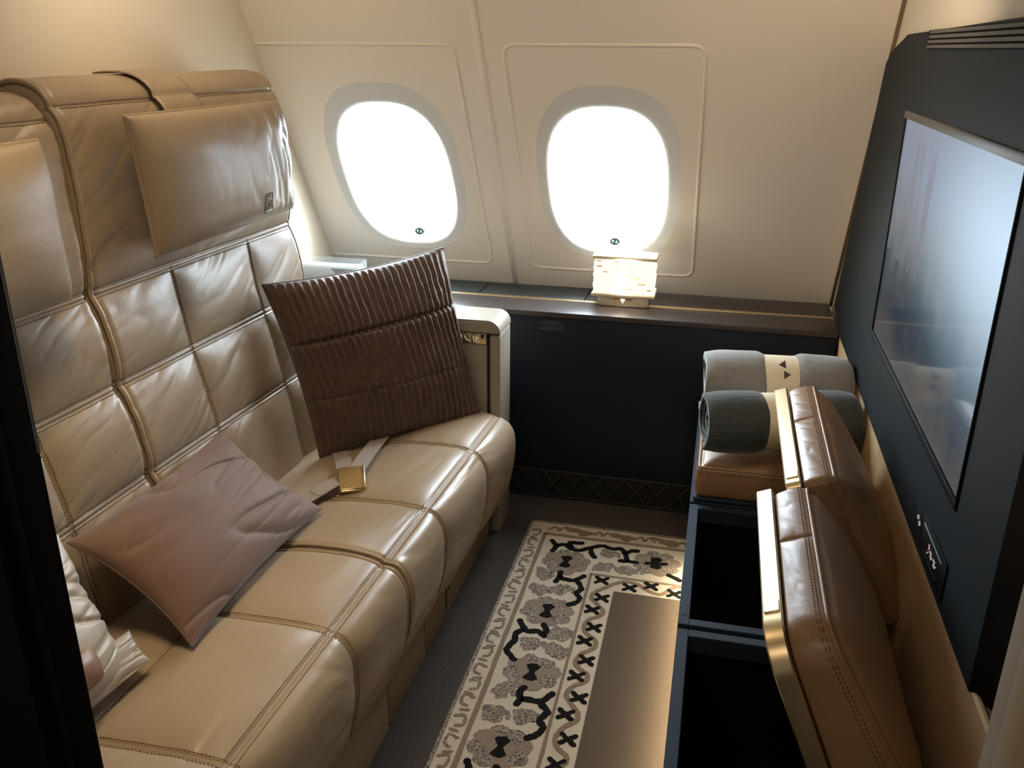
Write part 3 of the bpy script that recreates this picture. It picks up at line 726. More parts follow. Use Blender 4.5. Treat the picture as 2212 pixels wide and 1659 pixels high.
# base plinth in three panels
for y0, y1 in ((0.72, 1.592), (1.598, 1.868), (1.874, 2.545)):
    box('base_panel', (-0.90, y0, 0.001), (-0.672, y1, 0.255), BASE_TAN, sofa, 0.003)
for y in (2.052, 2.078):
    box('vent_slot', (-0.6725, y, 0.03 if y < 2.06 else 0.075), (-0.6705, y+0.009 if y < 2.06 else y+0.004, 0.130), SLOT, sofa, 0.0005)
box('seat_frame', (-1.40, 0.73, 0.10), (-0.80, 2.54, 0.36), SHELL, sofa, 0.005)

# armrest next to the console
arm = box('armrest', (-1.40, 2.563, 0.001), (-0.650, 2.700, 0.698), LEATHER_ARM, sofa, 0.006, 3)
box('front_post', (-0.672, 2.556, 0.001), (-0.638, 2.703, 0.706), LEATHER_ARM, arm, 0.008, 4)
box('shadow_slot', (-0.6815, 2.5605, 0.30), (-0.6715, 2.566, 0.705), SLOT, arm, 0.0)
R = 0.040; P2 = [(-1.40, 0.708), (-0.637, 0.708)]
P2 += [(-0.637-R+R*math.cos(a), 0.752-R+R*math.sin(a)) for a in np.linspace(0, math.pi/2, 12)]+[(-1.40, 0.752)]
V, F = prism(P2, 2.548, 2.705, lambda a, b, h: (a, h, b), 0.006); mk('armrest_cap', V, F, LEATHER_ARM, arm, True, None, 0.5)
pth = [(a, 2.5505, b) for a, b in P2[1:]]
mk('piping', *tube(pth, 0.0022, 6), LEATHER_ARM, arm)
cp = box('control_panel', (-0.90, 2.5575, 0.674), (-0.6825, 2.5635, 0.7075), GOLD, arm, 0.001)
def poly_icon(strokes, ox, oz, mat, name, parent, r=0.0013):
    mb = MB()
    for s_ in strokes: mb.add(*tube([(ox+x, 2.557, oz+z) for x, z in s_], r, 6))
    mb.build(name, mat, parent, True, None)
for k, xk in enumerate((-0.8010, -0.7725, -0.7450, -0.7170)):
    kb = box('button', (xk-0.0132, 2.5562, 0.6755), (xk+0.0132, 2.5580, 0.706), GOLD_PALE, cp, 0.0012)
    ic = {0: [[(-.008, .009), (-.004, -.008), (.006, -.008)]], 1: [[(-.009, .010), (-.008, -.008), (.004, -.009)], [(.002, .008), (.009, .008), (.009, .001)], [(.003, .003), (.006, .006)]],
          2: [[(-.009, .008), (-.002, -.005), (.009, -.008)]], 3: [[(-.008, .009), (-.006, -.008), (.004, -.008)], [(-.002, .003), (.004, .006), (.009, .002)], [(-.001, -.002), (.006, .000)]]}[k]
    poly_icon(ic, xk, 0.690, ICON, 'icon', kb)
V, F = prism([(-0.7005, 0.704), (-0.6875, 0.704), (-0.698, 0.686)], 0, 0.001, lambda a, b, h: (a, 2.5575-h, b)); mk('arrow_mark', V, F, SLOT, cp, False)

# seat belt lying on the far seat
belt = bpy.data.objects.new('seat_belt', None); put(belt, sofa); ORIG[belt.name] = ORIG[sofa.name]
def seat_z(x, y):
    P = seatB.P; m = P[:, 1] > 0.39; Q = P[m]; xs = x-(y-1.9)*SHEAR; k = np.argsort(Q[:, 0]); return np.interp(xs, Q[k][:, 0], Q[k][:, 1])+0.013
def ribbon(path, w, name, lift=0.004, th=0.0016, mat=STRAP, tw=None):
    P = spline([(x, y, seat_z(x, y)+lift+(l or 0)) for x, y, l in path], 12); n = len(P)
    T = np.gradient(P, axis=0); T /= np.linalg.norm(T, axis=1)[:, None]
    V = []
    for i in range(n):
        b = np.cross((0, 0, 1), T[i]); b /= np.linalg.norm(b); a = 0 if tw is None else tw*(i/(n-1))
        b = b*math.cos(a)+np.array([0, 0, 1])*math.sin(a); nn = np.cross(T[i], b)
        for s_, h in ((-1, -1), (1, -1), (1, 1), (-1, 1)): V.append(P[i]+b*s_*w/2+nn*h*th/2)
    F = []
    for i in range(n-1):
        for k in range(4): l = (k+1) % 4; F.append([i*4+k, i*4+l, (i+1)*4+l, (i+1)*4+k])
    F += [[3, 2, 1, 0], [(n-1)*4+k for k in range(4)]]
    return mk(name, V, F, mat, belt, True, None, 0.5)
BU = np.array([-0.905, 1.960])
ribbon([(-1.08, 2.30, 0), (-1.03, 2.18, 0), (-0.968, 2.07, 0.004), (-0.925, 1.985, 0.010)], 0.047, 'strap', 0.003)
ribbon([(-0.93, 2.36, 0), (-0.925, 2.22, 0.002), (-0.912, 2.10, 0.010), (-0.900, 2.00, 0.012)], 0.047, 'strap', 0.008)
ribbon([(-0.925, 1.945, 0.012), (-0.945, 1.90, 0.010), (-0.975, 1.84, 0.004), (-1.01, 1.77, 0.0)], 0.044, 'strap', 0.006)
bz0 = float(seat_z(-0.9, 1.955))
bex = np.array([0.80, 0.42, 0.0]); bex /= np.linalg.norm(bex); bey = np.array([-0.34, 0.70, 0.10]); bey -= bex*(bey@bex); bey /= np.linalg.norm(bey); ben = np.cross(bex, bey)
bc = np.array([-0.896, 1.957, bz0+0.018])
fr = lambda a, b, h: bc+bex*a+bey*b+ben*h
bex = np.array([0.897, 0.44, 0.0]); bex /= np.linalg.norm(bex); bey = np.array([-bex[1], bex[0], 0.0]); bey = bey*0.96+np.array([0, 0, 0.28]); bey /= np.linalg.norm(bey); ben = np.cross(bex, bey)
V, F = prism(rrect(-0.037, 0.037, -0.046, 0.046, 0.007, 5), -0.010, 0.000, fr, 0.002); bk = mk('buckle', V, F, BRASS, belt, True, None, 0.6)
V, F = prism(rrect(-0.034, 0.028, -0.044, 0.042, 0.005, 5), 0.0005, 0.004, fr, 0.001); mk('buckle_flap', V, F, BRASS, bk, True, None, 0.6)
mk('buckle_rail', *tube([fr(0.033, -0.044, 0.004), fr(0.034, 0.046, 0.004)], 0.0030, 8), GOLD_PALE, bk)
lb = ribbon([(-0.935, 1.925, 0.012), (-0.962, 1.868, 0.007)], 0.0430, 'belt_label', 0.0074, 0.0006, base_mat('belt_label_cloth', (0.30, 0.25, 0.20), 0.85))

# ------------------------------------------------------------------ cushions lying on the sofa
def rib_fn(U, V, back):
    w = U*1.0+0.02*np.sin(V*3)+0.008*vnoise(V*9, U*9)
    ribs = 0.0058*np.sign(np.sin(w*math.pi*26))*np.abs(np.sin(w*math.pi*26))**0.7*(0.75+0.45*vnoise(U*5+4, V*5))
    rough = 0.0012*vnoise(U*34, V*18)+0.0006*vnoise(U*70, V*40)
    crease = -0.012*np.exp(-((V-0.34-0.03*U)/0.025)**2)-0.004*np.exp(-((V+0.33)/0.02)**2)
    return ribs+rough+crease+0.008*vnoise(U*1.7+3, V*1.7)
rib = thing('ribbed_cushion', 'large square dark brown ribbed velvet cushion leaning by the armrest', 'cushion', (-0.95, 2.33, 0.45))
rc = [(-1.066, 2.122, 0.436), (-0.692, 2.526, 0.444), (-0.812, 2.542, 0.978), (-1.195, 2.118, 0.942)]
oR, eR = cushion(rc, (0.735, -0.655, 0.17), 0.080, 0.060, 'cover', RIBBED, rib, 230, 0.42, 0.055, rib_fn)
mk('seam', *tube(eR, 0.0026, 6, True), RIBBED, rib)

def satin_fn(seed, A=1.0):
    def fn(U, V, back):
        q = V+0.35*U+0.12*vnoise(U*2+seed, V*2)
        a = np.maximum(ridged(q*3.1+seed, U*0.9+seed*2), 0)**2
        b = np.maximum(ridged((V-0.25*U)*6.5+seed+5+0.4*vnoise(U*3, V*3+seed), U*1.3+seed), 0)**2
        m = np.clip(0.35+0.45*U, 0.15, 0.8)+0.5*np.maximum(np.abs(U), np.abs(V))**4
        return A*(-(0.013*a+0.0055*b)*m+0.006*vnoise(U*1.6+seed, V*1.6))
    return fn
sat = thing('satin_cushion', 'small plain brown satin cushion lying across both sofa seats', 'cushion', (-1.03, 1.5, 0.46))
sc = [(-0.920, 1.232, 0.466), (-0.905, 1.790, 0.468), (-1.135, 1.748, 0.672), (-1.165, 1.240, 0.655)]
oS, eS = cushion(sc, (0.62, 0.02, 0.78), 0.062, 0.034, 'cover', SATIN, sat, 150, 0.46, 0.085, satin_fn(2.3))
mk('seam', *tube(eS, 0.0020, 6, True), SATIN, sat)
crm = thing('cream_cushion', 'cream satin cushion half hidden behind the dark door edge', 'cushion', (-1.15, 1.05, 0.46))
cc = [(-1.015, 0.66, 0.470), (-0.985, 1.140, 0.468), (-1.160, 1.215, 0.690), (-1.185, 0.70, 0.700)]
oC, eC = cushion(cc, (0.75, 0.10, 0.62), 0.070, 0.04, 'cover', CREAMSATIN, crm, 120, 0.44, 0.06, satin_fn(6.1, 0.8))
fl = [(-1.000, 0.90, 0.473), (-0.968, 1.172, 0.470), (-1.015, 1.185, 0.520), (-1.035, 0.95, 0.545)]
oF, _ = cushion(fl, (0.75, 0.2, 0.5), 0.016, 0.004, 'open_flap', CREAMSATIN, crm, 50, 0.4, 0.05, satin_fn(1.1, 0.3))
inn = [(-1.005, 0.88, 0.50), (-0.992, 1.075, 0.497), (-1.030, 1.085, 0.560), (-1.045, 0.90, 0.58)]
cushion(inn, (0.75, 0.1, 0.62), 0.058, 0.0, 'inner_cushion', TERRACOTTA, crm, 40, 0.4, 0.03)

# ------------------------------------------------------------------ storage bench under the screen: three boxes, two lids raised
ZR = 0.45
BX0, BX1 = -0.011, 0.372
def bench_box(y0, y1, root, open_):
    w = 0.023
    mb = MB()
    for lo, hi in (((BX0, y0, ZR-0.04), (BX0+w, y1, ZR)), ((BX0+w, y0, ZR-0.04), (BX1, y0+w, ZR)), ((BX0+w, y1-w, ZR-0.04), (BX1, y1, ZR)), ((BX1-w, y0+w, ZR-0.04), (BX1, y1-w, ZR))):
        V, F = rbox(lo, hi, 0.0015, 1); mb.add(V, F)
    mb.build('rim', RIM, root)
    mb = MB()
    for lo, hi in (((BX0+0.003, y0+.002, 0.16), (BX0+0.015, y1-.002, ZR-0.039)), ((BX0+.015, y0+.002, 0.16), (BX1-.005, y0+0.014, ZR-0.039)), ((BX0+.015, y1-0.014, 0.16), (BX1-.005, y1-.002, ZR-0.039)), ((BX1-0.017, y0+.014, 0.16), (BX1-.005, y1-.014, ZR-0.039)), ((BX0+.015, y0+.014, 0.16), (BX1-.017, y1-.014, 0.172))):
        V, F = rbox(lo, hi, 0.0, 1); mb.add(V, F)
    mb.build('box_body', BLACKHOLE, root)
    box('plinth', (0.075, y0+0.002, 0.001), (BX1-0.01, y1-0.002, 0.16), BLACK, root, 0.002)
    box('light_strip', (0.066, y0+0.02, 0.130), (0.074, y1-0.02, 0.142), GLOW_STRIP, root, 0.001)
def lid(root, y0, y1, L, hinge, th, seed, rn=0.085, fh=0.030, fmat=None, T1=0.087, dome=0.046, wedge=0.13):
    H = np.array([hinge[0], 0, hinge[1]]); ul = np.array([-math.cos(th), 0, math.sin(th)]); ut = np.array([math.sin(th), 0, math.cos(th)])
    fr = lambda l, y, t: H+ul*l+np.array([0, y, 0])+ut*(t+(wedge*(L-l)*min(1.0, max(0.0, (t-fh)/(T1-fh))) if t > fh else 0.0))
    gold = rrect(0.0, L, y0, y1, [0.004, rn, 0.010, 0.004], 12)
    V, F = prism(gold, 0.0, fh, fr, 0.0025); mk('lid_frame', V, F, fmat or GOLD, root, True, None, 0.5)
    fo = root.children[-1] if False else bpy.data.objects[[o.name for o in root.children if o.name.startswith('lid_frame')][0]]
    nx = 0.0003
    # square release button let into the gold edge, near end
    by = y0+rn+0.030
    if fmat is None: V, F = prism(rrect(by-0.0145, by+0.0145, 0.0035, 0.0265, 0.002, 4), 0, 0.0022, lambda a, b, h: fr(L+h, a, b), 0.0008)
    if fmat is None: mk('release_button', V, F, GOLD_PALE, fo, True, None, 0.5)
    # upholstered pad
    out = np.array(rrect(0.006, L-0.006, y0+0.006, y1-0.006, [0.02, max(rn-0.006, 0.012), 0.022, 0.02], 14))
    D = []
    for i in range(len(out)):
        a, b = out[i], out[(i+1) % len(out)]; k = max(1, int(np.linalg.norm(b-a)/0.004))
        for t in np.arange(k)/k: D.append(a+(b-a)*t)
    D = np.array(D); n = len(D)
    per = np.r_[0, np.cumsum(np.linalg.norm(np.diff(D, axis=0), axis=1))]
    c = np.array([L/2, (y0+y1)/2]); half = np.array([L/2, (y1-y0)/2])
    # side seams at a few places round the perimeter
    marks = []
    for tl, ty in ((L-0.006, y0+0.60*(y1-y0)), (0.45*L, y1-0.006)):
        marks.append(per[np.argmin((D[:, 0]-tl)**2+(D[:, 1]-ty)**2)])
    sd = np.min(np.abs(per[:, None]-np.array(marks)[None]), axis=1)
    nrm = np.c_[np.roll(D, -1, 0)-np.roll(D, 1, 0)]; nrm = np.c_[nrm[:, 1], -nrm[:, 0]]; nrm /= np.linalg.norm(nrm, axis=1)[:, None]
    T0 = fh+0.0025
    layers = []
    for t in np.linspace(0, 1, 22):
        puff = 0.006*math.sin(math.pi*t)**0.6*(1-np.exp(-sd/0.02))-0.003*np.exp(-(sd/0.0025)**2)
        wr = -0.0010*np.maximum(ridged(per*30+seed+t*1.5, np.full(n, t*1.2+seed)), 0)**2*math.sin(math.pi*t)
        layers.append((D+nrm*(puff+wr-0.002)[:, None], T0+(T1-T0)*t))
    layers.append((D-nrm*0.004, T1+0.0005))
    layers.append((D-nrm*0.010, T1-0.001))
    for ins in (0.014, 0.020, 0.028, 0.038, 0.05, 0.065, 0.085, 0.105, 0.13, 0.16):
        sc_ = np.clip(1-ins/half, 0.02, 1)
        layers.append((c+(D-c)*sc_, T1+dome*(1-math.exp(-ins/(0.035+0.6*dome)))+0.004*vnoise(D[:, 0]*7+seed, D[:, 1]*7+ins*12)))
    V = []
    for Rg, t in layers:
        tt_ = np.broadcast_to(t, (n,))
        V += [fr(a, b, h) for (a, b), h in zip(Rg, tt_)]
    F = []
    for k in range(len(layers)-1):
        for i in range(n):
            j2 = (i+1) % n; F.append([k*n+i, k*n+j2, (k+1)*n+j2, (k+1)*n+i])
    F.append([(len(layers)-1)*n+i for i in range(n)]); F.append(list(range(n))[::-1])
    pad = mk('lid_cushion', V, F, LEATHER_TAN, root)
    mk('piping', *tube([fr(a, b, T1+0.001) for a, b in (D-nrm*0.004)[::2]], 0.0036, 8, True), LEATHER_TAN, pad)
    mb = MB()                                         # double row of stitches below the piping and across the side seams
    for row in (T1-0.012, T1-0.0075):
        for i in range(0, n-1, 2):
            a = D[i]+nrm[i]*0.0008; b = D[i+1]+nrm[i+1]*0.0008
            f = 0.5*math.sin(math.pi*(row-T0)/(T1-T0))*0.006
            A = fr(*(a+nrm[i]*f), row); Bq = fr(*(b+nrm[i]*f), row)
            mb.add(*tube([A, Bq], 0.0009, 4))
    mb.build('stitching', THREAD_TAN, pad, False, None)
GB = 'storage boxes of the padded bench'
b3 = thing('storage_bench', 'closed far end bench box with tan leather seat holding the two rolled blankets', 'storage bench', (0.18, 2.40, 0), GB)
bench_box(2.088, 2.72, b3, False)
lid(b3, 2.090, 2.715, 0.365, (0.360, ZR+0.002), 0.0, 11, 0.012, 0.010, RIM, 0.092, 0.020, 0.0)
b2 = thing('storage_bench', 'middle open bench box with tan leather lid raised in front of the blankets', 'storage bench', (0.18, 1.81, 0), GB)
bench_box(1.552, 2.076, b2, True)
lid(b2, 1.556, 2.072, 0.352, (0.289, ZR+0.006), math.radians(69), 12, 0.012)
b1 = thing('storage_bench', 'nearest open bench box with raised tan lid whose gold edge curves down', 'storage bench', (0.18, 1.25, 0), GB)
bench_box(1.010, 1.538, b1, True)
lid(b1, 1.062, 1.534, 0.350, (0.241, ZR+0.006), math.radians(68), 13, 0.060)
box('latch_slot', (-0.004, 1.583, ZR-0.001), (0.006, 1.595, ZR+0.0006), SLOT, b2, 0.0)

# ------------------------------------------------------------------ rolled blankets
def blanket(root, yc, zc, R, x0, x1, turns, mat, squash, seed, band, fold):
    n = int(turns*56); th = np.linspace(0, turns*2*math.pi, n); pitch = (R-0.012)/turns
    r = 0.012+pitch*th/(2*math.pi)
    nx = 46; X = np.linspace(x0, x1, nx); V = []
    for inner in (0, 1):
        rr = r-(0.88*pitch if inner else 0.0)
        for k, x in enumerate(X):
            e = min(x-x0, x1-x)
            edge = 1-0.10*math.exp(-(e/0.018)**1.0)
            cinch = 1-0.13*math.exp(-((x-band)/0.050)**6)
            wob = 1+0.03*vnoise(th*0.8+seed, np.full(n, x*9))+0.012*vnoise(th*2.6+seed, np.full(n, x*24))
            rad = np.maximum(rr*edge*cinch*wob, 0.002)
            ph = th-turns*2*math.pi-1.9+fold
            y = yc+rad*np.cos(ph)*1.04; z = zc+rad*np.sin(ph)*squash
            xo = x+(0.010*(1-r/R)-0.012*(r/R)**4)*(1 if k == nx-1 else (-1 if k == 0 else 0))*(-1)+0.005*vnoise(th*1.3+seed, np.full(n, 3.0))*(k in (0, nx-1))
            V.append(np.c_[np.broadcast_to(xo, n), y, z])
    V = np.concatenate(V); zb = zc-R*squash*0.94
    F = gridF(nx, n)+gridF(nx, n, nx*n, True)
    o = nx*n
    for k in (0, nx-1):
        for i in range(n-1):
            f = [k*n+i, k*n+i+1, o+k*n+i+1, o+k*n+i]; F.append(f if k == 0 else f[::-1])
    for k in range(nx-1):
        for i in (0, n-1):
            f = [k*n+i, (k+1)*n+i, o+(k+1)*n+i, o+k*n+i]; F.append(f[::-1] if i == 0 else f)
    mk('roll', V, F, mat, root)
    # paper sleeve
    nt = 72; V = []
    def r_out(a):
        q = (a+1.9-fold) % (2*math.pi)
        if q > 0: q -= 2*math.pi                          # outermost turn of the roll at this angle
        w = 1-abs(((q+math.pi)/math.pi)); e = max(0.0, 1-w/0.12)
        full = 0.012+pitch*(turns*2*math.pi+q)/(2*math.pi)
        return (full*(1-e)+(R-pitch*0.5)*e)*0.895
    for hw, dr in ((-0.046, 0.0), (-0.046, 0.002), (0.046, 0.002), (0.046, 0.0)):
        for i in range(nt):
            a = 2*math.pi*i/nt; rr = r_out(a)+dr; V.append((band+hw, yc+rr*math.cos(a)*1.04, zc+rr*math.sin(a)*squash))
    F = []
    for k in range(3):
        for i in range(nt): j2 = (i+1) % nt; F.append([k*nt+i, k*nt+j2, (k+1)*nt+j2, (k+1)*nt+i][::-1])
    sl = mk('paper_sleeve', V, F, PAPER, root, True, None, 0.6)
    def on(x, a, d): rr = r_out(a)+0.002+d; return (x, yc+rr*math.cos(a)*1.04, zc+rr*math.sin(a)*squash)
    for tri in ([(-0.008, 1.85), (0.010, 1.62), (0.010, 1.98)], [(0.004, 2.08), (0.004, 2.36), (0.022, 2.20)]):
        P = [on(band+x, a+0.25, 0.0016) for x, a in tri]; Q = [on(band+x, a+0.25, -0.001) for x, a in tri]
        mk('triangle_mark', P+Q, [[0, 1, 2], [5, 4, 3], [0, 3, 4, 1], [1, 4, 5, 2], [2, 5, 3, 0]], DARKBROWN, sl, False)
ZP = 0.572
bl1 = thing('rolled_blanket', 'thick light grey fleece blanket roll at the back of the bench seat', 'blanket', (0.19, 2.44, ZP), 'rolled blankets on the bench')
blanket(bl1, 2.440, 0.668, 0.110, 0.000, 0.378, 3.2, LIGHTGREY, 0.92, 3, 0.198, 0.3)
bl1.rotation_euler.z = math.radians(5)
bl2 = thing('rolled_blanket', 'dark grey ribbed knit blanket rolled in front of the light grey one', 'blanket', (0.19, 2.20, ZP), 'rolled blankets on the bench')
blanket(bl2, 2.200, 0.654, 0.092, 0.006, 0.376, 4.4, DARKGREY, 0.92, 8, 0.190, 0.0)
bl2.rotation_euler.z = math.radians(14)

# ------------------------------------------------------------------ dark media panel on the right wall
XP = 0.400
med = thing('media_panel', 'tall dark slate wall panel framing the screen on the right wall', 'wall panel', (XP, 1.9, 0.70))
outer = [(1.134, 0.705), (2.800, 0.705), (3.045, 0.742), (2.700, 1.515), (2.640, 1.545), (2.430, 1.585), (1.134, 1.600)]
scr = [(1.345, 0.876), (2.288, 0.876), (2.288, 1.420), (1.345, 1.420)]
# frame polygon split in four pieces round the screen opening
pcs = [[outer[0], outer[1], outer[2], (2.288, 0.876), (1.345, 0.876)], [outer[2], outer[3], outer[4], (2.288, 1.420), (2.288, 0.876)],
       [outer[4], outer[5], outer[6], (1.345, 1.420), (2.288, 1.420)], [outer[6], outer[0], (1.345, 0.876), (1.345, 1.420)]]
mb = MB()
for p in pcs:
    V, F = prism(p, XP, XR-0.001, lambda a, b, h: (h, a, b)); mb.add(V, F)
mb.build('panel', TVPANEL, med, False, None)
V, F = prism([(XP, 1.134), (XP+0.018, 1.105), (XP+0.052, 1.030), (XR+0.14, 0.90), (XR+0.14, 1.134)], 0.700, 1.600, lambda a, b, h: (a, b, h), 0.004)
mk('panel_end', V, F, TVSIDE, med, True, None, 0.6)
vt = box('air_vent', (XP-0.0015, 1.15, 1.552), (XP+0.004, 2.17, 1.590), BLACKHOLE, med, 0.0008)
for k in range(4):
    z = 1.554+k*0.0095
    V, F = rbox((XP-0.005, 1.155, z), (XP-0.0012, 2.155-k*0.006, z+0.0062), 0.0008, 1); mk('slat', V, F, VENT, vt, True, None, 0.5)
pw = box('control_panel', (XP-0.003, 1.325, 0.722), (XP+0.001, 1.500, 0.790), BEZEL, med, 0.001)
box('light_bar', (XP-0.0042, 1.352, 0.7745), (XP-0.0028, 1.488, 0.7775), base_mat('bar_silver', (0.42, 0.50, 0.52), 0.3), pw, 0.0004)
box('lower_line', (XP-0.0036, 1.372, 0.733), (XP-0.0028, 1.470, 0.7342), base_mat('bar_grey', (0.08, 0.08, 0.08), 0.4), pw, 0.0)
def wall_icon(pts, mat, name, parent, r=0.0014):
    mb = MB()
    for s_ in pts: mb.add(*tube([(XP-0.0036, y, z) for y, z in s_], r, 6))
    mb.build(name, mat, parent, True, None)
wall_icon([[(1.437, 0.763), (1.431, 0.756)], [(1.441, 0.744), (1.435, 0.748)]], ICON_GREY, 'icon', pw)
wall_icon([[(1.437, 0.754), (1.431, 0.750), (1.439, 0.749)]], ICON_RED, 'icon', pw)
wall_icon([[(1.423, 0.757), (1.413, 0.756), (1.420, 0.750), (1.411, 0.749), (1.407, 0.754)]], ICON_GREY, 'icon', pw, 0.0018)
wall_icon([[(1.396, 0.757), (1.387, 0.756), (1.393, 0.750), (1.384, 0.749), (1.380, 0.753)]], ICON_GREY, 'icon', pw, 0.0018)
so = box('socket', (XP-0.002, 1.500, 0.742), (XP+0.001, 1.552, 0.776), BEZEL, med, 0.001)
wall_icon([[(1.538, 0.765), (1.532, 0.760)], [(1.524, 0.760), (1.518, 0.754)]], ICON_GREY, 'pin_hole', so, 0.0018)

tv = thing('television', 'wide flat television showing a pale blue sky picture set in the slate panel', 'television', (XP+0.01, 1.816, 0.876))
mb = MB()
bw = 0.017
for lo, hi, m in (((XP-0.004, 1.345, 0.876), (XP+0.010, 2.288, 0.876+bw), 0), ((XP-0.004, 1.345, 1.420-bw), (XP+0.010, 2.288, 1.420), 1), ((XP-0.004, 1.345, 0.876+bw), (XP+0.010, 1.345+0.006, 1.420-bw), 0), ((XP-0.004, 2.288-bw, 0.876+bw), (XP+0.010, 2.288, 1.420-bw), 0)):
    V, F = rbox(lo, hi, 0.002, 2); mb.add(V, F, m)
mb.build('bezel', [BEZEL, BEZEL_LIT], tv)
def screen_mat():
    m = base_mat('screen_picture', (0.004, 0.004, 0.005), 0.07, spec=0.5, IOR=1.13); N, L, b = nodes(m)
    tc = N.new('ShaderNodeTexCoord'); sp = N.new('ShaderNodeSeparateXYZ'); L.new(tc.outputs['Object'], sp.inputs[0])
    def math_(op, a, c, clamp=False):
        n = N.new('ShaderNodeMath'); n.operation = op; n.use_clamp = clamp
        for i, v in enumerate((a, c)):
            if v is None: continue
            if isinstance(v, (int, float)): n.inputs[i].default_value = v
            else: L.new(v, n.inputs[i])
        return n.outputs[0]
    u = math_('DIVIDE', sp.outputs['Y'], -0.943); u = math_('ADD', u, 0.5)     # 0 left .. 1 right
    v = math_('DIVIDE', sp.outputs['Z'], 0.544)                                # 0 bottom .. 1 top
    nz = N.new('ShaderNodeTexNoise'); nz.inputs['Scale'].default_value = 9; nz.inputs['Detail'].default_value = 6; L.new(tc.outputs['Object'], nz.inputs['Vector'])
    mp = N.new('ShaderNodeMapping'); mp.inputs['Scale'].default_value = (1, 16, 1.6); L.new(tc.outputs['Object'], mp.inputs['Vector'])
    st = N.new('ShaderNodeTexNoise'); st.inputs['Scale'].default_value = 2.2; st.inputs['Detail'].default_value = 3; L.new(mp.outputs[0], st.inputs['Vector'])
    hv = math_('ADD', v, math_('MULTIPLY', math_('SUBTRACT', nz.outputs['Fac'], 0.5), 0.30))
    r = N.new('ShaderNodeValToRGB'); L.new(hv, r.inputs['Fac']); e = r.color_ramp.elements
    e[0].position = 0.0; e[0].color = (0.085, 0.082, 0.080, 1); e[1].position = 1.0; e[1].color = (0.21, 0.24, 0.31, 1)
    for p, c in ((0.14, (0.055, 0.058, 0.062)), (0.24, (0.022, 0.032, 0.045)), (0.38, (0.035, 0.058, 0.072)), (0.47, (0.10, 0.12, 0.135)), (0.58, (0.16, 0.175, 0.20)), (0.78, (0.20, 0.235, 0.31))):
        q = e.new(p); q.color = (*c, 1)
    # bright sun haze at the right of the picture
    du = math_('SUBTRACT', u, 1.02); dv = math_('MULTIPLY', math_('SUBTRACT', v, 0.74), 1.45)
    d2 = math_('ADD', math_('MULTIPLY', du, du), math_('MULTIPLY', dv, dv))
    g = math_('POWER', 2.718, math_('MULTIPLY', d2, -4.6))
    mx = N.new('ShaderNodeMix'); mx.data_type = 'RGBA'; L.new(math_('MULTIPLY', g, 0.95, True), mx.inputs[0]); L.new(r.outputs[0], mx.inputs[6]); mx.inputs[7].default_value = (0.62, 0.82, 1.0, 1)
    # pale towers on the left of the picture
    tw = math_('MULTIPLY', math_('GREATER_THAN', st.outputs['Fac'], 0.52), math_('LESS_THAN', u, 0.42))
    tw = math_('MULTIPLY', tw, math_('MULTIPLY', math_('GREATER_THAN', v, 0.42), math_('LESS_THAN', v, 0.9)))
    mx2 = N.new('ShaderNodeMix'); mx2.data_type = 'RGBA'; L.new(math_('MULTIPLY', tw, 0.45), mx2.inputs[0]); L.new(mx.outputs[2], mx2.inputs[6]); mx2.inputs[7].default_value = (0.17, 0.18, 0.23, 1)
    L.new(mx2.outputs[2], b.inputs['Emission Color']); b.inputs['Emission Strength'].default_value = 1.0
    return m
so_ = box('screen', (XP+0.0, 1.349, 0.884), (XP+0.008, 2.280, 1.412), screen_mat(), tv, 0.0)
so_.location = (0, 0, 0)
# put the picture's origin at the middle of the lower edge
co = np.array([v.co[:] for v in so_.data.vertices])
so_.data.update()

# ------------------------------------------------------------------ patterned rug
RX0, RX1, RY0, RY1 = -0.547, 0.062, 0.95, 2.655
ZG = 0.011
mb = MB()                                             # 0 cream 1 plain 2 brown 3 grey 4 petal 5 black
V, F = rbox((RX0, RY0, 0.0006), (RX1, RY1, ZG), 0.004, 2); mb.add(V, F, 0)
def flat(poly, m, h):
    P = np.array(poly, float)
    P[:, 0] = np.clip(P[:, 0], RX0+0.002, RX1-0.002); P[:, 1] = np.clip(P[:, 1], RY0+0.002, RY1-0.002)
    V, F = prism(P, ZG-0.002, ZG+h, lambda a, b, z: (a, b, z)); mb.add(V, F, m)
def stroke(pts, w, m, h=0.0012, wob=0.12, k=6, round_end=True):
    P = spline(pts, k); n = len(P)
    T = np.gradient(P, axis=0); T /= np.linalg.norm(T, axis=1)[:, None]+1e-9; Nn = np.c_[-T[:, 1], T[:, 0]]
    a = w/2*(1+wob*vnoise(np.arange(n)*0.7+pts[0][0]*90, np.zeros(n))); b = w/2*(1+wob*vnoise(np.arange(n)*0.7+pts[0][1]*70, np.ones(n)*5))
    V = []; F = []
    for i in range(n):
        V += [(*(P[i]+Nn[i]*a[i]), ZG-0.001), (*(P[i]+Nn[i]*a[i]), ZG+h), (*(P[i]-Nn[i]*b[i]), ZG+h), (*(P[i]-Nn[i]*b[i]), ZG-0.001)]
    for i in range(n-1):
        for q in range(3): F.append([i*4+q, (i+1)*4+q, (i+1)*4+q+1, i*4+q+1][::-1])
    V = np.array(V); V[:, 0] = np.clip(V[:, 0], RX0+0.002, RX1-0.002); V[:, 1] = np.clip(V[:, 1], RY0+0.002, RY1-0.002)
    mb.add(V, F, m)
    if round_end:
        for e in (0, -1):
            flat([(P[e][0]+w*0.52*math.cos(t), P[e][1]+w*0.52*math.sin(t)) for t in np.linspace(0, 2*math.pi, 11)[:-1]], m, h-0.0003)
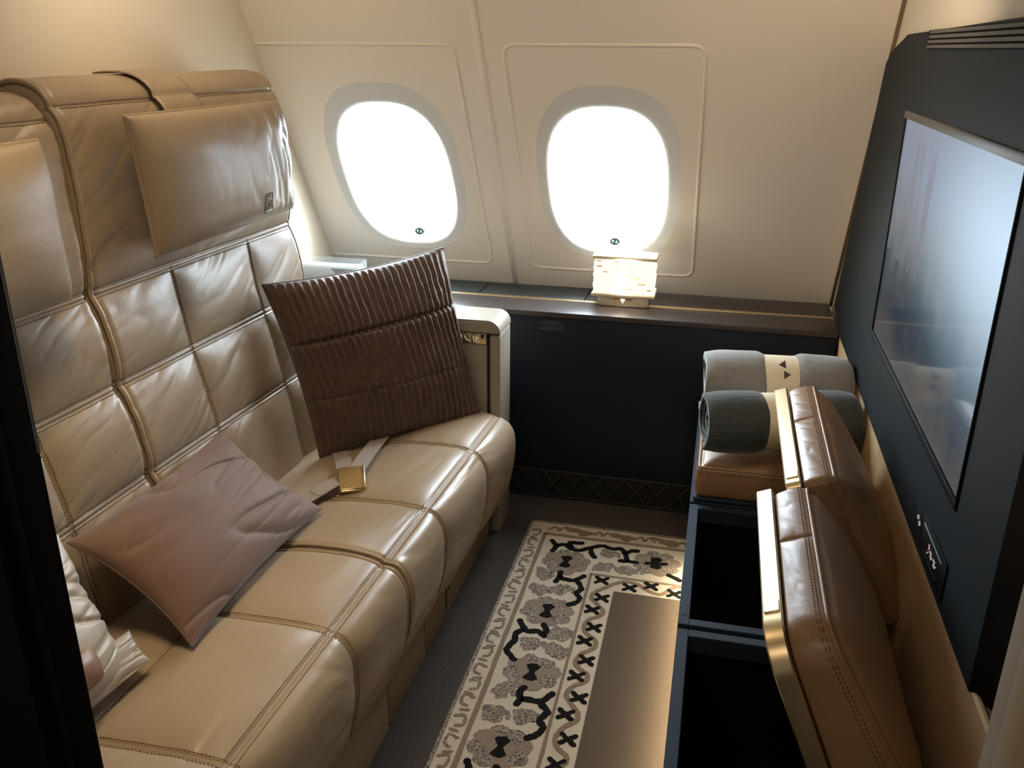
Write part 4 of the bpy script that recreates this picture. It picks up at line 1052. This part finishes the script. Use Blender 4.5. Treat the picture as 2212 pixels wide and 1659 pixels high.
def blob(cx, cy, rx, ry, m, h=0.0010, seed=0.0, rot=0.0, lob=0.12):
    P = []
    for t in np.linspace(0, 2*math.pi, 31)[:-1]:
        k = 1+lob*float(vnoise(math.cos(t)*2.2+seed*3.1, math.sin(t)*2.2+seed))
        x, y = rx*k*math.cos(t), ry*k*math.sin(t); P.append((cx+x*math.cos(rot)-y*math.sin(rot), cy+x*math.sin(rot)+y*math.cos(rot)))
    flat(P, m, h)
flat([(-0.214, RY0+.004), (RX1-0.004, RY0+.004), (RX1-0.004, 2.286), (-0.214, 2.286)], 1, 0.0006)
mm = lambda pts: [(a/1000.0, b/1000.0) for a, b in pts]
VINES = [[[-450,2530],[-431,2500],[-437,2466]],[[-431,2500],[-404,2514],[-377,2493],[-349,2492],[-324,2512],[-282,2537],[-247,2526],[-220,2532],[-203,2504],[-196,2464],[-214,2460]],[[-379,2504],[-389,2529],[-351,2538]],[[-318,2508],[-311,2483],[-298,2462]],[[-203,2504],[-186,2528],[-167,2532]],[[-196,2464],[-163,2462]],[[-130,2465],[-104,2467],[-72,2474]],[[-109,2470],[-111,2490]],[[-57,2413],[-24,2392]],[[-388,2351],[-389,2326],[-394,2296]],[[-389,2326],[-368,2314],[-341,2314],[-325,2330],[-314,2345]],[[-327,2308],[-311,2274],[-323,2248],[-308,2225],[-315,2201],[-335,2184]],[[-457,2076],[-440,2047],[-425,2033],[-397,2038],[-376,2022]],[[-387,2073],[-376,2051],[-376,2031]],[[-438,2036],[-455,2016],[-452,1989],[-458,1964],[-464,1940],[-446,1915],[-434,1903]],[[-383,1801],[-392,1779],[-383,1759],[-389,1738]],[[-383,1759],[-365,1760],[-343,1759],[-327,1766],[-309,1795]],[[-328,1750],[-308,1727],[-321,1696],[-308,1673],[-316,1648],[-338,1628]]]
FLOWERS = [(-383, 2413), (-390, 2139), (-377, 1864), (-393, 1586), (-101, 2472)]
LEAVES = [(-441, 2331, 23, 42), (-257, 2491, 27, 30), (-265, 2411, 34, 29), (-184, 2411, 34, 30), (-437, 2243, 29, 35), (-371, 2259, 30, 33), (-337, 2045, 32, 34), (-406, 1981, 32, 30), (-330, 1966, 27, 39), (-436, 1778, 24, 36), (-439, 1692, 31, 31), (-363, 1701, 30, 29)]
CROSS = [(-257, 2335), (-169, 2316), (-106, 2339), (-35, 2315), (-244, 2243), (-263, 2177), (-246, 2094), (-262, 2028), (-245, 1946), (-260, 1877), (-241, 1797), (-263, 1730), (-243, 1648), (-256, 1563), (-243, 1485), (-258, 1400), (-243, 1325), (-258, 1240)]
ZIG = [(10, 2335), (-18, 2358), (-42, 2345), (-75, 2302), (-117, 2316), (-145, 2339), (-182, 2346), (-216, 2326), (-244, 2295), (-266, 2271), (-274, 2238), (-255, 2211), (-232, 2179), (-237, 2152), (-265, 2127), (-274, 2088), (-260, 2060), (-236, 2040), (-230, 2012), (-240, 1992), (-264, 1967), (-272, 1929), (-254, 1905), (-234, 1890), (-234, 1862), (-263, 1834), (-273, 1800), (-254, 1768), (-236, 1745), (-233, 1716), (-260, 1684), (-273, 1646), (-262, 1615), (-238, 1595), (-238, 1570), (-265, 1540), (-272, 1505), (-250, 1470), (-234, 1440), (-240, 1410), (-268, 1370)]
reps = [(0, VINES), (-550, VINES[12:15]), (-550, VINES[15:])]
for dy, vs in reps:
    for v in vs: stroke(mm([(a, b+dy) for a, b in v]), 0.0175, 5, 0.0020, 0.25)
for k, (cx, cy) in enumerate(FLOWERS+[(-382, 1314)]):
    cx, cy = cx/1000, cy/1000
    for q in range(8):
        a = 2*math.pi*(q+0.3)/8; rr = 0.052
        blob(cx+rr*math.cos(a), cy+0.92*rr*math.sin(a), 0.027, 0.025, 4 if q % 3 == 0 else 3, 0.0010+0.00005*q, k*9+q)
    blob(cx, cy, 0.038, 0.034, 4, 0.0015, k+77)
    for s_ in (-1, 1):
        flat([(cx-0.006, cy), (cx+0.006, cy), (cx+0.020, cy+s_*0.024), (cx+0.006, cy+s_*0.035), (cx-0.014, cy+s_*0.031), (cx-0.020, cy+s_*0.024)][::s_], 5, 0.0022)
    blob(cx, cy, 0.008, 0.010, 5, 0.0021, k)
for k, (x, y, a, b) in enumerate(LEAVES+[(-337, 1495, 32, 34), (-406, 1431, 32, 30)]):
    x, y, a, b = x/1000, y/1000, a/1000, b/1000
    blob(x, y, a, b*0.92, 3, 0.0011, k*5+2, 0.4*(-1)**k, 0.3)
    stroke([(x+a*0.6, y+b*0.2), (x+a*1.15, y+b*0.35), (x+a*1.3, y-b*0.25)], 0.013, 3, 0.0009, 0.2)
for k, (x, y) in enumerate(CROSS):
    x, y = x/1000, y/1000; c_, s_ = math.cos(0.35), math.sin(0.35)
    for dx, dy, hh in ((0.0165, 0.0145, 0.0018), (0.0165, -0.0145, 0.0025)):
        stroke([(x-dx, y-dy), (x, y), (x+dx, y+dy)], 0.0125, 5, hh, 0.3, 4)
stroke(mm(ZIG), 0.0135, 2, 0.0014, 0.12, 8)
def border(pts, w, m): stroke(pts, w, m, 0.0012, 0.25, 40, False)
border([(RX1-0.004, 2.571), (-0.482, 2.571)], 0.013, 2); border([(-0.482, 2.574), (-0.482, RY0+.01)], 0.013, 2)
border([(RX1-0.004, 2.363), (-0.294, 2.363)], 0.009, 2); border([(-0.294, 2.366), (-0.294, RY0+.01)], 0.009, 2)
border([(RX1-0.004, 2.6475), (-0.540, 2.6475)], 0.010, 3); border([(-0.5415, 2.65), (-0.5415, RY0+.01)], 0.010, 3)
k = 0; y = 2.585
while y > 1.05:                                       # curling hooks in the outer band
    s_ = 1 if k % 2 == 0 else -1; x = -0.513
    stroke([(x-s_*0.014, y), (x+s_*0.010, y+0.006), (x+s_*(0.010+0.006*random.random()), y-0.024), (x-s_*0.004, y-0.032)], 0.0085, 2 if k % 3 else 3, 0.0012, 0.45)
    stroke([(x-s_*0.012, y-0.046), (x+s_*0.006, y-0.050)], 0.0085, 2, 0.0011, 0.3)
    y -= 0.060+0.014*random.random(); k += 1
for k, x in enumerate((-0.365, -0.222, -0.075)):
    blob(x, 2.610, 0.048, 0.013, 2, 0.0013, k*3, -0.25, 0.5); blob(x+0.01, 2.600, 0.018, 0.018, 2, 0.0014, k*4)
for x in (-0.44, -0.29, -0.15, -0.01):
    stroke([(x-0.035, 2.602), (x-0.012, 2.622), (x, 2.600), (x+0.014, 2.624), (x+0.036, 2.602)], 0.008, 2, 0.0012, 0.3)
rug = mb.build('rug', [RUG_CREAM, RUG_PLAIN, RUG_BROWN, RUG_GREY, RUG_TAUPE, RUG_BLACK], None, False, None)
tag(rug, 'cream rug with black vines and taupe flowers round a plain centre on the carpet', 'rug')
